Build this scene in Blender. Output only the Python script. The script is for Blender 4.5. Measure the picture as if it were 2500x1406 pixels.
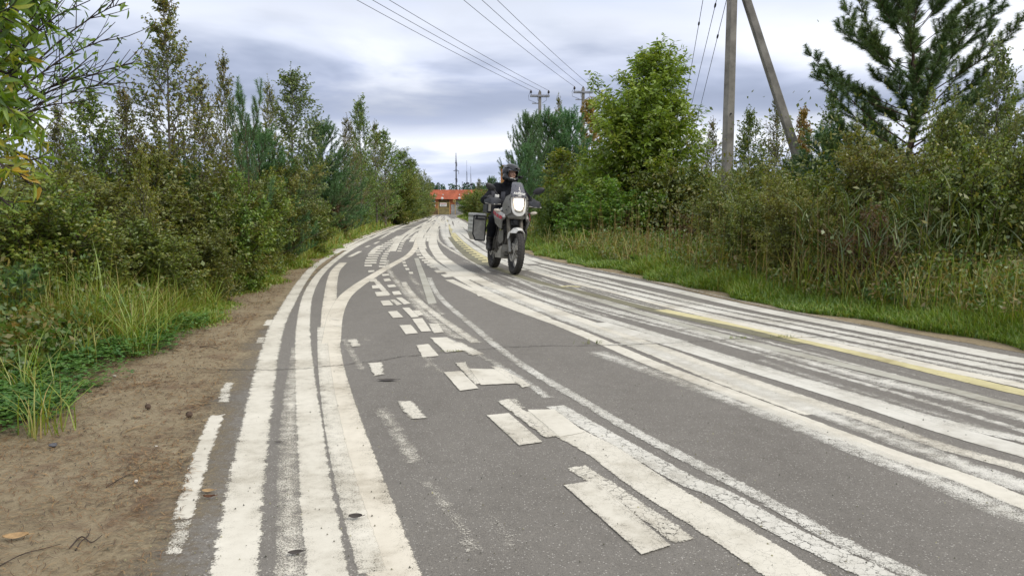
import bpy, math, random
import numpy as np
from mathutils import Vector, Matrix

for o in list(bpy.data.objects):
    bpy.data.objects.remove(o)
S = bpy.context.scene
COL = S.collection
PI = math.pi
R = math.radians

# ------------------------------------------------------------------ camera
CAM_H = 1.08
FPX = 1850.0
PITCH = math.atan((703 - 508) / FPX)
cam_d = bpy.data.cameras.new('camera')
cam = bpy.data.objects.new('camera', cam_d)
COL.objects.link(cam)
cam.location = (0, 0, CAM_H)
cam.rotation_euler = (PI / 2 - PITCH, 0, 0)
cam_d.sensor_fit = 'HORIZONTAL'
cam_d.sensor_width = 36
cam_d.lens = 36 * FPX / 2500
cam_d.clip_start = 0.05
cam_d.clip_end = 5000
S.camera = cam

# ------------------------------------------------------------------ sun, sky, exposure
SUN_AZ, SUN_EL = R(118), R(46)
sd = Vector((math.sin(SUN_AZ) * math.cos(SUN_EL), math.cos(SUN_AZ) * math.cos(SUN_EL), math.sin(SUN_EL)))
sun_d = bpy.data.lights.new('sun', 'SUN')
sun_d.energy = 1.5
sun_d.angle = R(22)
sun_d.color = (1.0, 0.93, 0.82)
sun = bpy.data.objects.new('sun', sun_d)
COL.objects.link(sun)
sun.rotation_euler = sd.to_track_quat('Z', 'Y').to_euler()
S.view_settings.view_transform = 'Standard'
S.view_settings.look = 'None'
S.view_settings.exposure = 0.38
S.view_settings.gamma = 1.0
S.cycles.max_bounces = 6
S.cycles.diffuse_bounces = 4
S.cycles.glossy_bounces = 3
S.cycles.transmission_bounces = 5
S.cycles.transparent_max_bounces = 24
S.cycles.use_denoising = True


def nodes_of(tree):
    N = tree.nodes
    L = tree.links

    def nd(t, **kw):
        n = N.new(t)
        for k, v in kw.items():
            if k.startswith('i_'):
                key = k[2:].replace('_', ' ')
                n.inputs[key].default_value = v
            else:
                setattr(n, k, v)
        return n
    return N, L, nd


def ramp_set(n, stops):
    cr = n.color_ramp
    while len(cr.elements) > 1:
        cr.elements.remove(cr.elements[-1])
    cr.elements[0].position = stops[0][0]
    cr.elements[0].color = tuple(stops[0][1]) + (1,)
    for p, c in stops[1:]:
        e = cr.elements.new(p)
        e.color = tuple(c) + (1,)


def math_nd(nd, L, op, a, b=None, c=None, clamp=False):
    n = nd('ShaderNodeMath', operation=op, use_clamp=clamp)
    for i, v in enumerate((a, b, c)):
        if v is None:
            continue
        if isinstance(v, (int, float)):
            n.inputs[i].default_value = v
        else:
            L.new(v, n.inputs[i])
    return n.outputs[0]


W = bpy.data.worlds.new("World")
S.world = W
W.use_nodes = True
N, L, nd = nodes_of(W.node_tree)
N.clear()
out = nd('ShaderNodeOutputWorld')
sky = nd('ShaderNodeTexSky', sky_type='NISHITA', sun_disc=False, sun_elevation=SUN_EL, sun_rotation=SUN_AZ)
bg_sky = nd('ShaderNodeBackground')
bg_sky.inputs['Strength'].default_value = 0.11
L.new(sky.outputs[0], bg_sky.inputs[0])
tc = nd('ShaderNodeTexCoord')
sep = nd('ShaderNodeSeparateXYZ')
L.new(tc.outputs['Generated'], sep.inputs[0])
el = math_nd(nd, L, 'ARCSINE', sep.outputs[2])
eld = math_nd(nd, L, 'MULTIPLY', el, 180 / PI)           # elevation in degrees
zz = math_nd(nd, L, 'MAXIMUM', sep.outputs[2], 0.0)
zz = math_nd(nd, L, 'ADD', zz, 0.11)
cx = math_nd(nd, L, 'DIVIDE', sep.outputs[0], zz)
cy = math_nd(nd, L, 'DIVIDE', sep.outputs[1], zz)
comb = nd('ShaderNodeCombineXYZ')
L.new(cx, comb.inputs[0])
L.new(cy, comb.inputs[1])
comb.inputs[2].default_value = 3.7
n1 = nd('ShaderNodeTexNoise', i_Scale=0.85, i_Detail=5.0, i_Roughness=0.5, i_Distortion=0.3)
L.new(comb.outputs[0], n1.inputs['Vector'])
n2 = nd('ShaderNodeTexNoise', i_Scale=0.33, i_Detail=3.0, i_Roughness=0.5)
L.new(comb.outputs[0], n2.inputs['Vector'])
# cloud layers: brightness by elevation, warped by the noise
w1 = math_nd(nd, L, 'SUBTRACT', n1.outputs[0], 0.5)
w2 = math_nd(nd, L, 'SUBTRACT', n2.outputs[0], 0.5)
amp = math_nd(nd, L, 'MULTIPLY_ADD', eld, 0.55, 0.6)
wob = math_nd(nd, L, 'ADD', math_nd(nd, L, 'MULTIPLY', w1, 1.1), math_nd(nd, L, 'MULTIPLY', w2, 1.2))
elw = math_nd(nd, L, 'MULTIPLY_ADD', wob, amp, eld)
fac = math_nd(nd, L, 'DIVIDE', elw, 30.0, clamp=True)
lay = nd('ShaderNodeValToRGB')
lay.color_ramp.interpolation = 'B_SPLINE'
D0 = (0.225, 0.268, 0.365)     # dark bluish layer
D1 = (0.335, 0.392, 0.54)
M0 = (0.475, 0.54, 0.72)
B0 = (0.84, 0.87, 0.93)
B1 = (0.68, 0.73, 0.86)
ramp_set(lay, [(0.0, (0.52, 0.58, 0.72)), (2.2 / 30, (0.50, 0.56, 0.72)), (3.4 / 30, M0), (3.9 / 30, B1), (4.5 / 30, M0), (5.0 / 30, B0),
               (6.0 / 30, B0), (6.8 / 30, D1), (8.0 / 30, D0), (9.2 / 30, D1), (10.3 / 30, B1), (12.0 / 30, B0),
               (13.4 / 30, B1), (15.4 / 30, M0), (18 / 30, B1), (22 / 30, (1.0, 1.0, 1.0)), (1.0, (1.35, 1.33, 1.28))])
L.new(fac, lay.inputs[0])
hi = nd('ShaderNodeValToRGB')
ramp_set(hi, [(0.34, (0.22, 0.26, 0.36)), (0.5, (0.52, 0.57, 0.73)), (0.64, (0.95, 0.96, 0.98))])
L.new(n1.outputs[0], hi.inputs[0])
mx = nd('ShaderNodeMixRGB')
mx.inputs[0].default_value = 0.34
L.new(lay.outputs[0], mx.inputs[1])
L.new(hi.outputs[0], mx.inputs[2])
bg_c = nd('ShaderNodeBackground')
L.new(mx.outputs[0], bg_c.inputs[0])
bg_c.inputs['Strength'].default_value = 1.0
cov = nd('ShaderNodeValToRGB')
ramp_set(cov, [(0.30, (0.80, 0.80, 0.80)), (0.45, (1, 1, 1))])
L.new(n2.outputs[0], cov.inputs[0])
ms = nd('ShaderNodeMixShader')
L.new(cov.outputs[0], ms.inputs[0])
L.new(bg_sky.outputs[0], ms.inputs[1])
L.new(bg_c.outputs[0], ms.inputs[2])
L.new(ms.outputs[0], out.inputs[0])

# ------------------------------------------------------------------ photo geometry -> ground
_c, _s = math.cos(PITCH), math.sin(PITCH)


def ray(x, y):
    u = (x - 1250) / FPX
    v = -(y - 703) / FPX
    return np.array([u, _c + v * _s, -_s + v * _c])


def G(x, y, z=0.0):
    d = ray(x, y)
    t = (z - CAM_H) / d[2]
    return np.array([d[0] * t, d[1] * t, z])


def P(x, y, Y):
    d = ray(x, y)
    t = Y / d[1]
    return np.array([d[0] * t, Y, CAM_H + d[2] * t])


def catmull(p, n=6):
    p = np.asarray(p, float)
    q = np.vstack([2 * p[0] - p[1], p, 2 * p[-1] - p[-2]])
    res = []
    for i in range(1, len(q) - 2):
        p0, p1, p2, p3 = q[i - 1:i + 3]
        d0 = max(np.linalg.norm(p1 - p0), 1e-6) ** .5
        d1 = max(np.linalg.norm(p2 - p1), 1e-6) ** .5
        d2 = max(np.linalg.norm(p3 - p2), 1e-6) ** .5
        m1 = (p1 - p0) / d0 - (p2 - p0) / (d0 + d1) + (p2 - p1) / d1
        m2 = (p2 - p1) / d1 - (p3 - p1) / (d1 + d2) + (p3 - p2) / d2
        m1 *= d1
        m2 *= d1
        for k in range(n):
            t = k / n
            t2, t3 = t * t, t * t * t
            res.append((2 * t3 - 3 * t2 + 1) * p1 + (t3 - 2 * t2 + t) * m1 + (-2 * t3 + 3 * t2) * p2 + (t3 - t2) * m2)
    res.append(q[-2])
    return np.array(res)


def edge_curve(px, near=None, far=None):
    g = [G(x, y)[:2] for x, y in px]
    g.sort(key=lambda a: a[1])
    if near is not None:
        g = [near] + g
    if far is not None:
        g = g + [far]
    c = catmull(g, 8)
    return c


# ------------------------------------------------------------------ object helpers
def tag(o, label=None, cat=None, group=None, kind=None):
    if label:
        o['label'] = label
    if cat:
        o['category'] = cat
    if group:
        o['group'] = group
    if kind:
        o['kind'] = kind
    return o


def thing(name, label, cat, loc=(0, 0, 0), rot=(0, 0, 0), group=None):
    o = bpy.data.objects.new(name, None)
    COL.objects.link(o)
    o.location = loc
    o.rotation_euler = rot
    o.empty_display_size = 0.2
    return tag(o, label, cat, group)


def link(name, me, parent=None):
    o = bpy.data.objects.new(name, me)
    COL.objects.link(o)
    if parent is not None:
        o.parent = parent
    return o


def np_mesh(name, v, faces_list, mat=None, attrs=None, smooth=False, mats=None, midx=None):
    """faces_list: list of (M,k) int arrays"""
    me = bpy.data.meshes.new(name)
    v = np.asarray(v, np.float32)
    me.vertices.add(len(v))
    me.vertices.foreach_set('co', v.ravel())
    faces_list = [np.asarray(f, np.int32) for f in faces_list if len(f)]
    nl = sum(f.size for f in faces_list)
    npoly = sum(len(f) for f in faces_list)
    me.loops.add(nl)
    me.polygons.add(npoly)
    me.loops.foreach_set('vertex_index', np.concatenate([f.ravel() for f in faces_list]).astype(np.int32))
    st = []
    o = 0
    for f in faces_list:
        k = f.shape[1]
        st.append(o + np.arange(len(f), dtype=np.int32) * k)
        o += f.size
    me.polygons.foreach_set('loop_start', np.concatenate(st).astype(np.int32))
    if smooth:
        me.polygons.foreach_set('use_smooth', np.ones(npoly, bool))
    if midx is not None:
        me.polygons.foreach_set('material_index', np.asarray(midx, np.int32))
    if attrs:
        for k, a in attrs.items():
            a = np.asarray(a, np.float32)
            if a.ndim == 1:
                at = me.attributes.new(k, 'FLOAT', 'POINT')
                at.data.foreach_set('value', a)
            else:
                at = me.attributes.new(k, 'FLOAT_VECTOR', 'POINT')
                at.data.foreach_set('vector', a.ravel())
    for m in (mats or ([mat] if mat else [])):
        me.materials.append(m)
    me.update()
    me.validate()
    return me


class MB:
    """collects shapes into one mesh"""

    def __init__(s):
        s.v = []
        s.f = []

    def add(s, v, f):
        o = len(s.v)
        s.v += [tuple(map(float, a)) for a in v]
        s.f += [tuple(i + o for i in q) for q in f]

    def box(s, c, d, rot=None, taper=1.0):
        m = Matrix.Identity(3) if rot is None else rot
        vs = []
        for z in (-1, 1):
            k = taper if z > 0 else 1
            for x, y in ((-1, -1), (1, -1), (1, 1), (-1, 1)):
                p = m @ Vector((x * d[0] / 2 * k, y * d[1] / 2 * k, z * d[2] / 2))
                vs.append((p.x + c[0], p.y + c[1], p.z + c[2]))
        s.add(vs, [(3, 2, 1, 0), (4, 5, 6, 7), (0, 1, 5, 4), (1, 2, 6, 5), (2, 3, 7, 6), (3, 0, 4, 7)])

    def tube(s, pts, r, n=8, caps=True):
        pts = [Vector(p) for p in pts]
        if isinstance(r, (int, float)):
            r = [r] * len(pts)
        vs, fs = [], []
        up = None
        for i, p in enumerate(pts):
            a = pts[max(i - 1, 0)]
            b = pts[min(i + 1, len(pts) - 1)]
            t = (b - a).normalized()
            if up is None:
                up = t.orthogonal().normalized()
            else:
                up = (up - t * up.dot(t))
                up = up.normalized() if up.length > 1e-5 else t.orthogonal().normalized()
            w = t.cross(up)
            for k in range(n):
                q = p + (up * math.cos(2 * PI * k / n) + w * math.sin(2 * PI * k / n)) * r[i]
                vs.append(q)
        for i in range(len(pts) - 1):
            for k in range(n):
                k2 = (k + 1) % n
                fs.append((i * n + k, i * n + k2, (i + 1) * n + k2, (i + 1) * n + k))
        if caps:
            fs.append(tuple(range(n))[::-1])
            fs.append(tuple((len(pts) - 1) * n + k for k in range(n)))
        s.add(vs, fs)

    def lathe(s, prof, c, axis='z', n=24, closed=False):
        """prof: list of (radius, height along axis)"""
        vs, fs = [], []
        m = len(prof)
        for k in range(n):
            a = 2 * PI * k / n
            for r, h in prof:
                x, y, z = r * math.cos(a), r * math.sin(a), h
                if axis == 'y':
                    x, y, z = x, h, y
                elif axis == 'x':
                    x, y, z = h, x, y
                vs.append((c[0] + x, c[1] + y, c[2] + z))
        mm = m if closed else m - 1
        for k in range(n):
            k2 = (k + 1) % n
            for j in range(mm):
                j2 = (j + 1) % m
                fs.append((k * m + j, k2 * m + j, k2 * m + j2, k * m + j2))
        s.add(vs, fs)

    def ell(s, c, d, n=16, rot=None):
        vs, fs = [], []
        m = n // 2
        for j in range(m + 1):
            t = PI * j / m
            for k in range(n):
                a = 2 * PI * k / n
                p = Vector((math.sin(t) * math.cos(a) * d[0], math.sin(t) * math.sin(a) * d[1], math.cos(t) * d[2]))
                if rot is not None:
                    p = rot @ p
                vs.append((p.x + c[0], p.y + c[1], p.z + c[2]))
        for j in range(m):
            for k in range(n):
                k2 = (k + 1) % n
                fs.append((j * n + k, (j + 1) * n + k, (j + 1) * n + k2, j * n + k2))
        s.add(vs, fs)

    def slab(s, poly, vec):
        """3-D polygon extruded by vec"""
        n = len(poly)
        vec = Vector(vec)
        vs = [Vector(p) for p in poly] + [Vector(p) + vec for p in poly]
        fs = [tuple(range(n))[::-1], tuple(range(n, 2 * n))]
        for i in range(n):
            j = (i + 1) % n
            fs.append((i, j, n + j, n + i))
        s.add(vs, fs)

    def loft(s, rings, caps=True):
        n = len(rings[0])
        vs = [p for r in rings for p in r]
        fs = []
        for i in range(len(rings) - 1):
            for k in range(n):
                k2 = (k + 1) % n
                fs.append((i * n + k, i * n + k2, (i + 1) * n + k2, (i + 1) * n + k))
        if caps:
            fs.append(tuple(range(n))[::-1])
            fs.append(tuple((len(rings) - 1) * n + k for k in range(n)))
        s.add(vs, fs)

    def build(s, name, mat, parent=None, smooth=False, bevel=0, fix=True):
        me = bpy.data.meshes.new(name)
        me.from_pydata(s.v, [], s.f)
        if mat:
            me.materials.append(mat)
        if fix:
            import bmesh
            bm = bmesh.new()
            bm.from_mesh(me)
            bmesh.ops.recalc_face_normals(bm, faces=bm.faces)
            bm.to_mesh(me)
            bm.free()
        me.update()
        o = link(name, me, parent)
        if smooth:
            for p in me.polygons:
                p.use_smooth = True
            if smooth != 'all':
                me.set_sharp_from_angle(angle=R(38))
        if bevel:
            b = o.modifiers.new('bevel', 'BEVEL')
            b.width = bevel
            b.segments = 2
            b.limit_method = 'ANGLE'
        return o


# ------------------------------------------------------------------ materials
def mat(name, col, rough=0.6, metal=0.0, var=0.2, scale=6.0, bump=0.0, bscale=None, col2=None, emit=None, spec=0.5, alpha=None):
    m = bpy.data.materials.new(name)
    m.use_nodes = True
    N, L, nd = nodes_of(m.node_tree)
    b = N['Principled BSDF']
    b.inputs['Roughness'].default_value = rough
    b.inputs['Metallic'].default_value = metal
    b.inputs['Specular IOR Level'].default_value = spec
    t = nd('ShaderNodeTexCoord')
    n = nd('ShaderNodeTexNoise', i_Scale=scale, i_Detail=6.0, i_Roughness=0.6)
    L.new(t.outputs['Object'], n.inputs['Vector'])
    r = nd('ShaderNodeValToRGB')
    c2 = col2 or tuple(c * (1 - var * 1.6) for c in col)
    ramp_set(r, [(0.33, c2), (0.68, tuple(min(1, c * (1 + var)) for c in col))])
    L.new(n.outputs[0], r.inputs[0])
    L.new(r.outputs[0], b.inputs['Base Color'])
    if bump:
        n2 = nd('ShaderNodeTexNoise', i_Scale=bscale or scale * 8, i_Detail=4.0)
        L.new(t.outputs['Object'], n2.inputs['Vector'])
        bp = nd('ShaderNodeBump', i_Strength=bump, i_Distance=0.01)
        L.new(n2.outputs[0], bp.inputs['Height'])
        L.new(bp.outputs[0], b.inputs['Normal'])
    if emit:
        b.inputs['Emission Color'].default_value = emit[:3] + (1,)
        b.inputs['Emission Strength'].default_value = emit[3]
    if alpha is not None:
        b.inputs['Alpha'].default_value = alpha
    return m


def leaf_mat(name, cols, trans=0.35, rough=0.5, gain=1.0):
    """leaf blades: each leaf its own tint, some light passing through"""
    m = bpy.data.materials.new(name)
    m.use_nodes = True
    N, L, nd = nodes_of(m.node_tree)
    N.clear()
    out = nd('ShaderNodeOutputMaterial')
    a = nd('ShaderNodeAttribute', attribute_name='rnd')
    r = nd('ShaderNodeValToRGB')
    ramp_set(r, [(i / (len(cols) - 1), (min(.6, c[0] * gain * 1.92), min(.6, c[1] * gain * 1.86), c[2] * gain * 1.08)) for i, c in enumerate(cols)])
    L.new(a.outputs['Fac'], r.inputs[0])
    oi = nd('ShaderNodeObjectInfo')
    hs = nd('ShaderNodeHueSaturation')
    hv = math_nd(nd, L, 'MULTIPLY_ADD', oi.outputs['Random'], 0.03, 0.485)
    L.new(hv, hs.inputs['Hue'])
    vv = math_nd(nd, L, 'MULTIPLY_ADD', oi.outputs['Random'], 0.3, 0.85)
    L.new(vv, hs.inputs['Value'])
    L.new(r.outputs[0], hs.inputs['Color'])
    d = nd('ShaderNodeBsdfDiffuse')
    t = nd('ShaderNodeBsdfTranslucent')
    g = nd('ShaderNodeBsdfGlossy', i_Roughness=rough)
    g.inputs[0].default_value = (0.9, 0.95, 1, 1)
    L.new(hs.outputs[0], d.inputs[0])
    tcol = nd('ShaderNodeMixRGB', blend_type='MULTIPLY')
    tcol.inputs[0].default_value = 1
    tcol.inputs[2].default_value = (1.0, 1.0, 0.55, 1)
    L.new(hs.outputs[0], tcol.inputs[1])
    L.new(tcol.outputs[0], t.inputs[0])
    m1 = nd('ShaderNodeMixShader')
    m1.inputs[0].default_value = trans
    L.new(d.outputs[0], m1.inputs[1])
    L.new(t.outputs[0], m1.inputs[2])
    m2 = nd('ShaderNodeMixShader')
    m2.inputs[0].default_value = 0.06
    L.new(m1.outputs[0], m2.inputs[1])
    L.new(g.outputs[0], m2.inputs[2])
    L.new(m2.outputs[0], out.inputs[0])
    return m


M_CONC = mat('concrete', (0.25, 0.235, 0.205), 0.9, var=0.3, scale=2.4, bump=0.5, bscale=40)
M_DARK = mat('dark_metal', (0.035, 0.037, 0.042), 0.5, 0.3, var=0.3, scale=4)
M_STEEL = mat('galvanised_steel', (0.32, 0.33, 0.35), 0.45, 0.6, var=0.2, scale=5)
M_WIRE = mat('cable_black', (0.02, 0.02, 0.024), 0.6, var=0.2)
M_INS = mat('insulator_brown', (0.018, 0.014, 0.014), 0.3, var=0.3)
M_BARK = mat('bark', (0.085, 0.06, 0.042), 0.95, var=0.4, scale=14, bump=0.6)
M_BARKP = mat('pine_bark', (0.11, 0.07, 0.05), 0.95, var=0.4, scale=10, bump=0.6)
M_BARKW = mat('birch_bark', (0.22, 0.19, 0.16), 0.9, var=0.2, scale=9, bump=0.4, col2=(0.05, 0.045, 0.04))
# ------------------------------------------------------------------ ground, road, shoulder
RL = [(440, 1406), (525, 1080), (580, 920), (632, 810), (700, 722), (755, 668), (825, 615), (885, 581), (950, 556), (1010, 540), (1046, 528)]
RR = [(2500, 872), (2250, 826), (2000, 782), (1750, 733), (1500, 672), (1320, 634), (1225, 598), (1165, 562), (1134, 540), (1112, 527)]
VL = [(0, 1075), (200, 955), (340, 880), (480, 803), (620, 720), (755, 646), (900, 586), (1000, 550), (1046, 532)]
rl = edge_curve(RL, near=(-0.1, -6.0), far=(-14.0, 190))
rr = edge_curve(RR, near=(7.4, -6.0), far=(-9.3, 190))
vl = edge_curve(VL, near=(-1.9, -6.0), far=(-14.9, 190))
YS = np.concatenate([np.linspace(-6, 30, 73)[:-1], np.linspace(30, 124, 60)])


def xl(Y): return np.interp(Y, rl[:, 1], rl[:, 0])
def xr(Y): return np.interp(Y, rr[:, 1], rr[:, 0])
def xv(Y): return np.minimum(np.interp(Y, vl[:, 1], vl[:, 0]), xl(Y) - 0.12)


def ribbon(name, xa, xb, z, m, nx=2, parent=None):
    rows = len(YS)
    t = np.linspace(0, 1, nx)
    X = xa[:, None] * (1 - t) + xb[:, None] * t
    v = np.stack([X, np.repeat(YS[:, None], nx, 1), np.full_like(X, z)], -1).reshape(-1, 3)
    tt = np.repeat(t[None], rows, 0).ravel()
    i = np.arange(rows - 1)[:, None] * nx + np.arange(nx - 1)[None]
    f = np.stack([i, i + 1, i + nx + 1, i + nx], -1).reshape(-1, 4)
    me = np_mesh(name, v, [f], m, {'across': tt})
    return link(name, me, parent)


def m_asphalt():
    m = bpy.data.materials.new('asphalt')
    m.use_nodes = True
    N, L, nd = nodes_of(m.node_tree)
    b = N['Principled BSDF']
    t = nd('ShaderNodeTexCoord')
    big = nd('ShaderNodeTexNoise', i_Scale=0.8, i_Detail=6.0, i_Roughness=0.6)
    mid = nd('ShaderNodeTexNoise', i_Scale=9.0, i_Detail=6.0, i_Roughness=0.7)
    fine = nd('ShaderNodeTexNoise', i_Scale=260.0, i_Detail=3.0, i_Roughness=0.7)
    vo = nd('ShaderNodeTexVoronoi', i_Scale=150.0)
    for n in (mid, fine, vo):
        L.new(t.outputs['Object'], n.inputs['Vector'])
    mp = nd('ShaderNodeMapping')
    mp.inputs['Scale'].default_value = (1.6, .5, 1)
    mp.inputs['Rotation'].default_value = (0, 0, .25)
    L.new(t.outputs['Object'], mp.inputs['Vector'])
    L.new(mp.outputs[0], big.inputs['Vector'])
    r = nd('ShaderNodeValToRGB')
    ramp_set(r, [(0.3, (0.133, 0.122, 0.106)), (0.5, (0.170, 0.158, 0.139)), (0.7, (0.203, 0.190, 0.169))])
    mixn = math_nd(nd, L, 'ADD', math_nd(nd, L, 'MULTIPLY', big.outputs[0], 0.6), math_nd(nd, L, 'MULTIPLY', mid.outputs[0], 0.4))
    L.new(mixn, r.inputs[0])
    rf = nd('ShaderNodeValToRGB')
    ramp_set(rf, [(0.32, (0.45, 0.45, 0.45)), (0.46, (0.98, 0.98, 0.98)), (0.60, (1.05, 1.05, 1.05)), (0.70, (1.8, 1.76, 1.65))])
    L.new(fine.outputs[0], rf.inputs[0])
    mu = nd('ShaderNodeMixRGB', blend_type='MULTIPLY')
    mu.inputs[0].default_value = 1
    L.new(r.outputs[0], mu.inputs[1])
    L.new(rf.outputs[0], mu.inputs[2])
    # light stone chips: some voronoi cells
    sepc = nd('ShaderNodeSeparateColor')
    L.new(vo.outputs['Color'], sepc.inputs[0])
    chip = math_nd(nd, L, 'GREATER_THAN', sepc.outputs[0], 0.90)
    near = math_nd(nd, L, 'LESS_THAN', vo.outputs['Distance'], 0.42)
    cm = math_nd(nd, L, 'MULTIPLY', chip, near)
    m2 = nd('ShaderNodeMixRGB')
    L.new(math_nd(nd, L, 'MULTIPLY', cm, 0.62), m2.inputs[0])
    L.new(mu.outputs[0], m2.inputs[1])
    m2.inputs[2].default_value = (0.46, 0.44, 0.40, 1)
    # scattered paint remains (thin pale scuffs)
    sc = nd('ShaderNodeTexNoise', i_Scale=22.0, i_Detail=8.0, i_Roughness=0.75)
    L.new(t.outputs['Object'], sc.inputs['Vector'])
    scr = nd('ShaderNodeValToRGB')
    ramp_set(scr, [(0.66, (0, 0, 0)), (0.74, (0.5, 0.5, 0.5))])
    L.new(sc.outputs[0], scr.inputs[0])
    m3 = nd('ShaderNodeMixRGB')
    L.new(scr.outputs[0], m3.inputs[0])
    L.new(m2.outputs[0], m3.inputs[1])
    m3.inputs[2].default_value = (0.38, 0.36, 0.32, 1)
    L.new(m3.outputs[0], b.inputs['Base Color'])
    b.inputs['Roughness'].default_value = 0.82
    b.inputs['Specular IOR Level'].default_value = 0.35
    bp = nd('ShaderNodeBump', i_Strength=0.55, i_Distance=0.004)
    L.new(fine.outputs[0], bp.inputs['Height'])
    L.new(bp.outputs[0], b.inputs['Normal'])
    return m


def m_dirt(name, edge=True):
    m = bpy.data.materials.new(name)
    m.use_nodes = True
    N, L, nd = nodes_of(m.node_tree)
    b = N['Principled BSDF']
    t = nd('ShaderNodeTexCoord')
    n1 = nd('ShaderNodeTexNoise', i_Scale=2.2, i_Detail=8.0, i_Roughness=0.65)
    n2 = nd('ShaderNodeTexNoise', i_Scale=45.0, i_Detail=5.0, i_Roughness=0.7)
    n3 = nd('ShaderNodeTexNoise', i_Scale=3.2, i_Detail=9.0, i_Roughness=0.72)
    for n in (n1, n2, n3):
        L.new(t.outputs['Object'], n.inputs['Vector'])
    r = nd('ShaderNodeValToRGB')
    ramp_set(r, [(0.30, (0.165, 0.126, 0.074)), (0.46, (0.300, 0.236, 0.140)), (0.66, (0.390, 0.320, 0.205))])
    s = math_nd(nd, L, 'ADD', math_nd(nd, L, 'MULTIPLY', n1.outputs[0], 0.6), math_nd(nd, L, 'MULTIPLY', n2.outputs[0], 0.4))
    L.new(s, r.inputs[0])
    nr = nd('ShaderNodeValToRGB')   # rusty needle drifts
    ramp_set(nr, [(0.53, (0, 0, 0)), (0.66, (0.75, 0.75, 0.75))])
    L.new(n3.outputs[0], nr.inputs[0])
    mm = nd('ShaderNodeMixRGB')
    L.new(nr.outputs[0], mm.inputs[0])
    L.new(r.outputs[0], mm.inputs[1])
    mm.inputs[2].default_value = (0.175, 0.105, 0.060, 1)
    L.new(mm.outputs[0], b.inputs['Base Color'])
    b.inputs['Roughness'].default_value = 0.95
    bp = nd('ShaderNodeBump', i_Strength=1.0, i_Distance=0.03)
    L.new(n2.outputs[0], bp.inputs['Height'])
    L.new(bp.outputs[0], b.inputs['Normal'])
    if edge:
        a = nd('ShaderNodeAttribute', attribute_name='across')
        w = math_nd(nd, L, 'ADD', math_nd(nd, L, 'MULTIPLY', n1.outputs[0], 0.5), math_nd(nd, L, 'MULTIPLY', n2.outputs[0], 0.42))
        e = math_nd(nd, L, 'SUBTRACT', a.outputs['Fac'], 0.70)
        e = math_nd(nd, L, 'MULTIPLY', e, 2.0)
        e = math_nd(nd, L, 'ADD', e, 0.12)
        al = math_nd(nd, L, 'SUBTRACT', w, e)
        al = math_nd(nd, L, 'MULTIPLY', al, 4.0, clamp=True)
        L.new(al, b.inputs['Alpha'])
    return m


def m_ground():
    m = bpy.data.materials.new('soil')
    m.use_nodes = True
    N, L, nd = nodes_of(m.node_tree)
    b = N['Principled BSDF']
    t = nd('ShaderNodeTexCoord')
    n1 = nd('ShaderNodeTexNoise', i_Scale=1.3, i_Detail=9.0, i_Roughness=0.7)
    L.new(t.outputs['Object'], n1.inputs['Vector'])
    r = nd('ShaderNodeValToRGB')
    ramp_set(r, [(0.3, (0.035, 0.030, 0.016)), (0.5, (0.060, 0.055, 0.026)), (0.7, (0.095, 0.085, 0.040))])
    L.new(n1.outputs[0], r.inputs[0])
    L.new(r.outputs[0], b.inputs['Base Color'])
    b.inputs['Roughness'].default_value = 1.0
    b.inputs['Specular IOR Level'].default_value = 0.1
    return m


gm = MB()
gm.add([(-1800, -300, 0), (1800, -300, 0), (1800, 2500, 0), (-1800, 2500, 0)], [(0, 1, 2, 3)])
tag(gm.build('ground', m_ground()), kind='structure')
M_ASPH = m_asphalt()
road = tag(ribbon('road', xl(YS) - .22, xr(YS) + .15, 0.0062, M_ASPH, 6), kind='structure')
tag(ribbon('dirt_shoulder', xv(YS) - 0.9, xl(YS) + 0.42, 0.00645, m_dirt('sandy_dirt'), 8), kind='structure')
tag(ribbon('verge_edge', xr(YS) + 0.60, xr(YS) + 0.02, 0.00645, m_dirt('verge_dirt'), 6), kind='structure')

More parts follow.
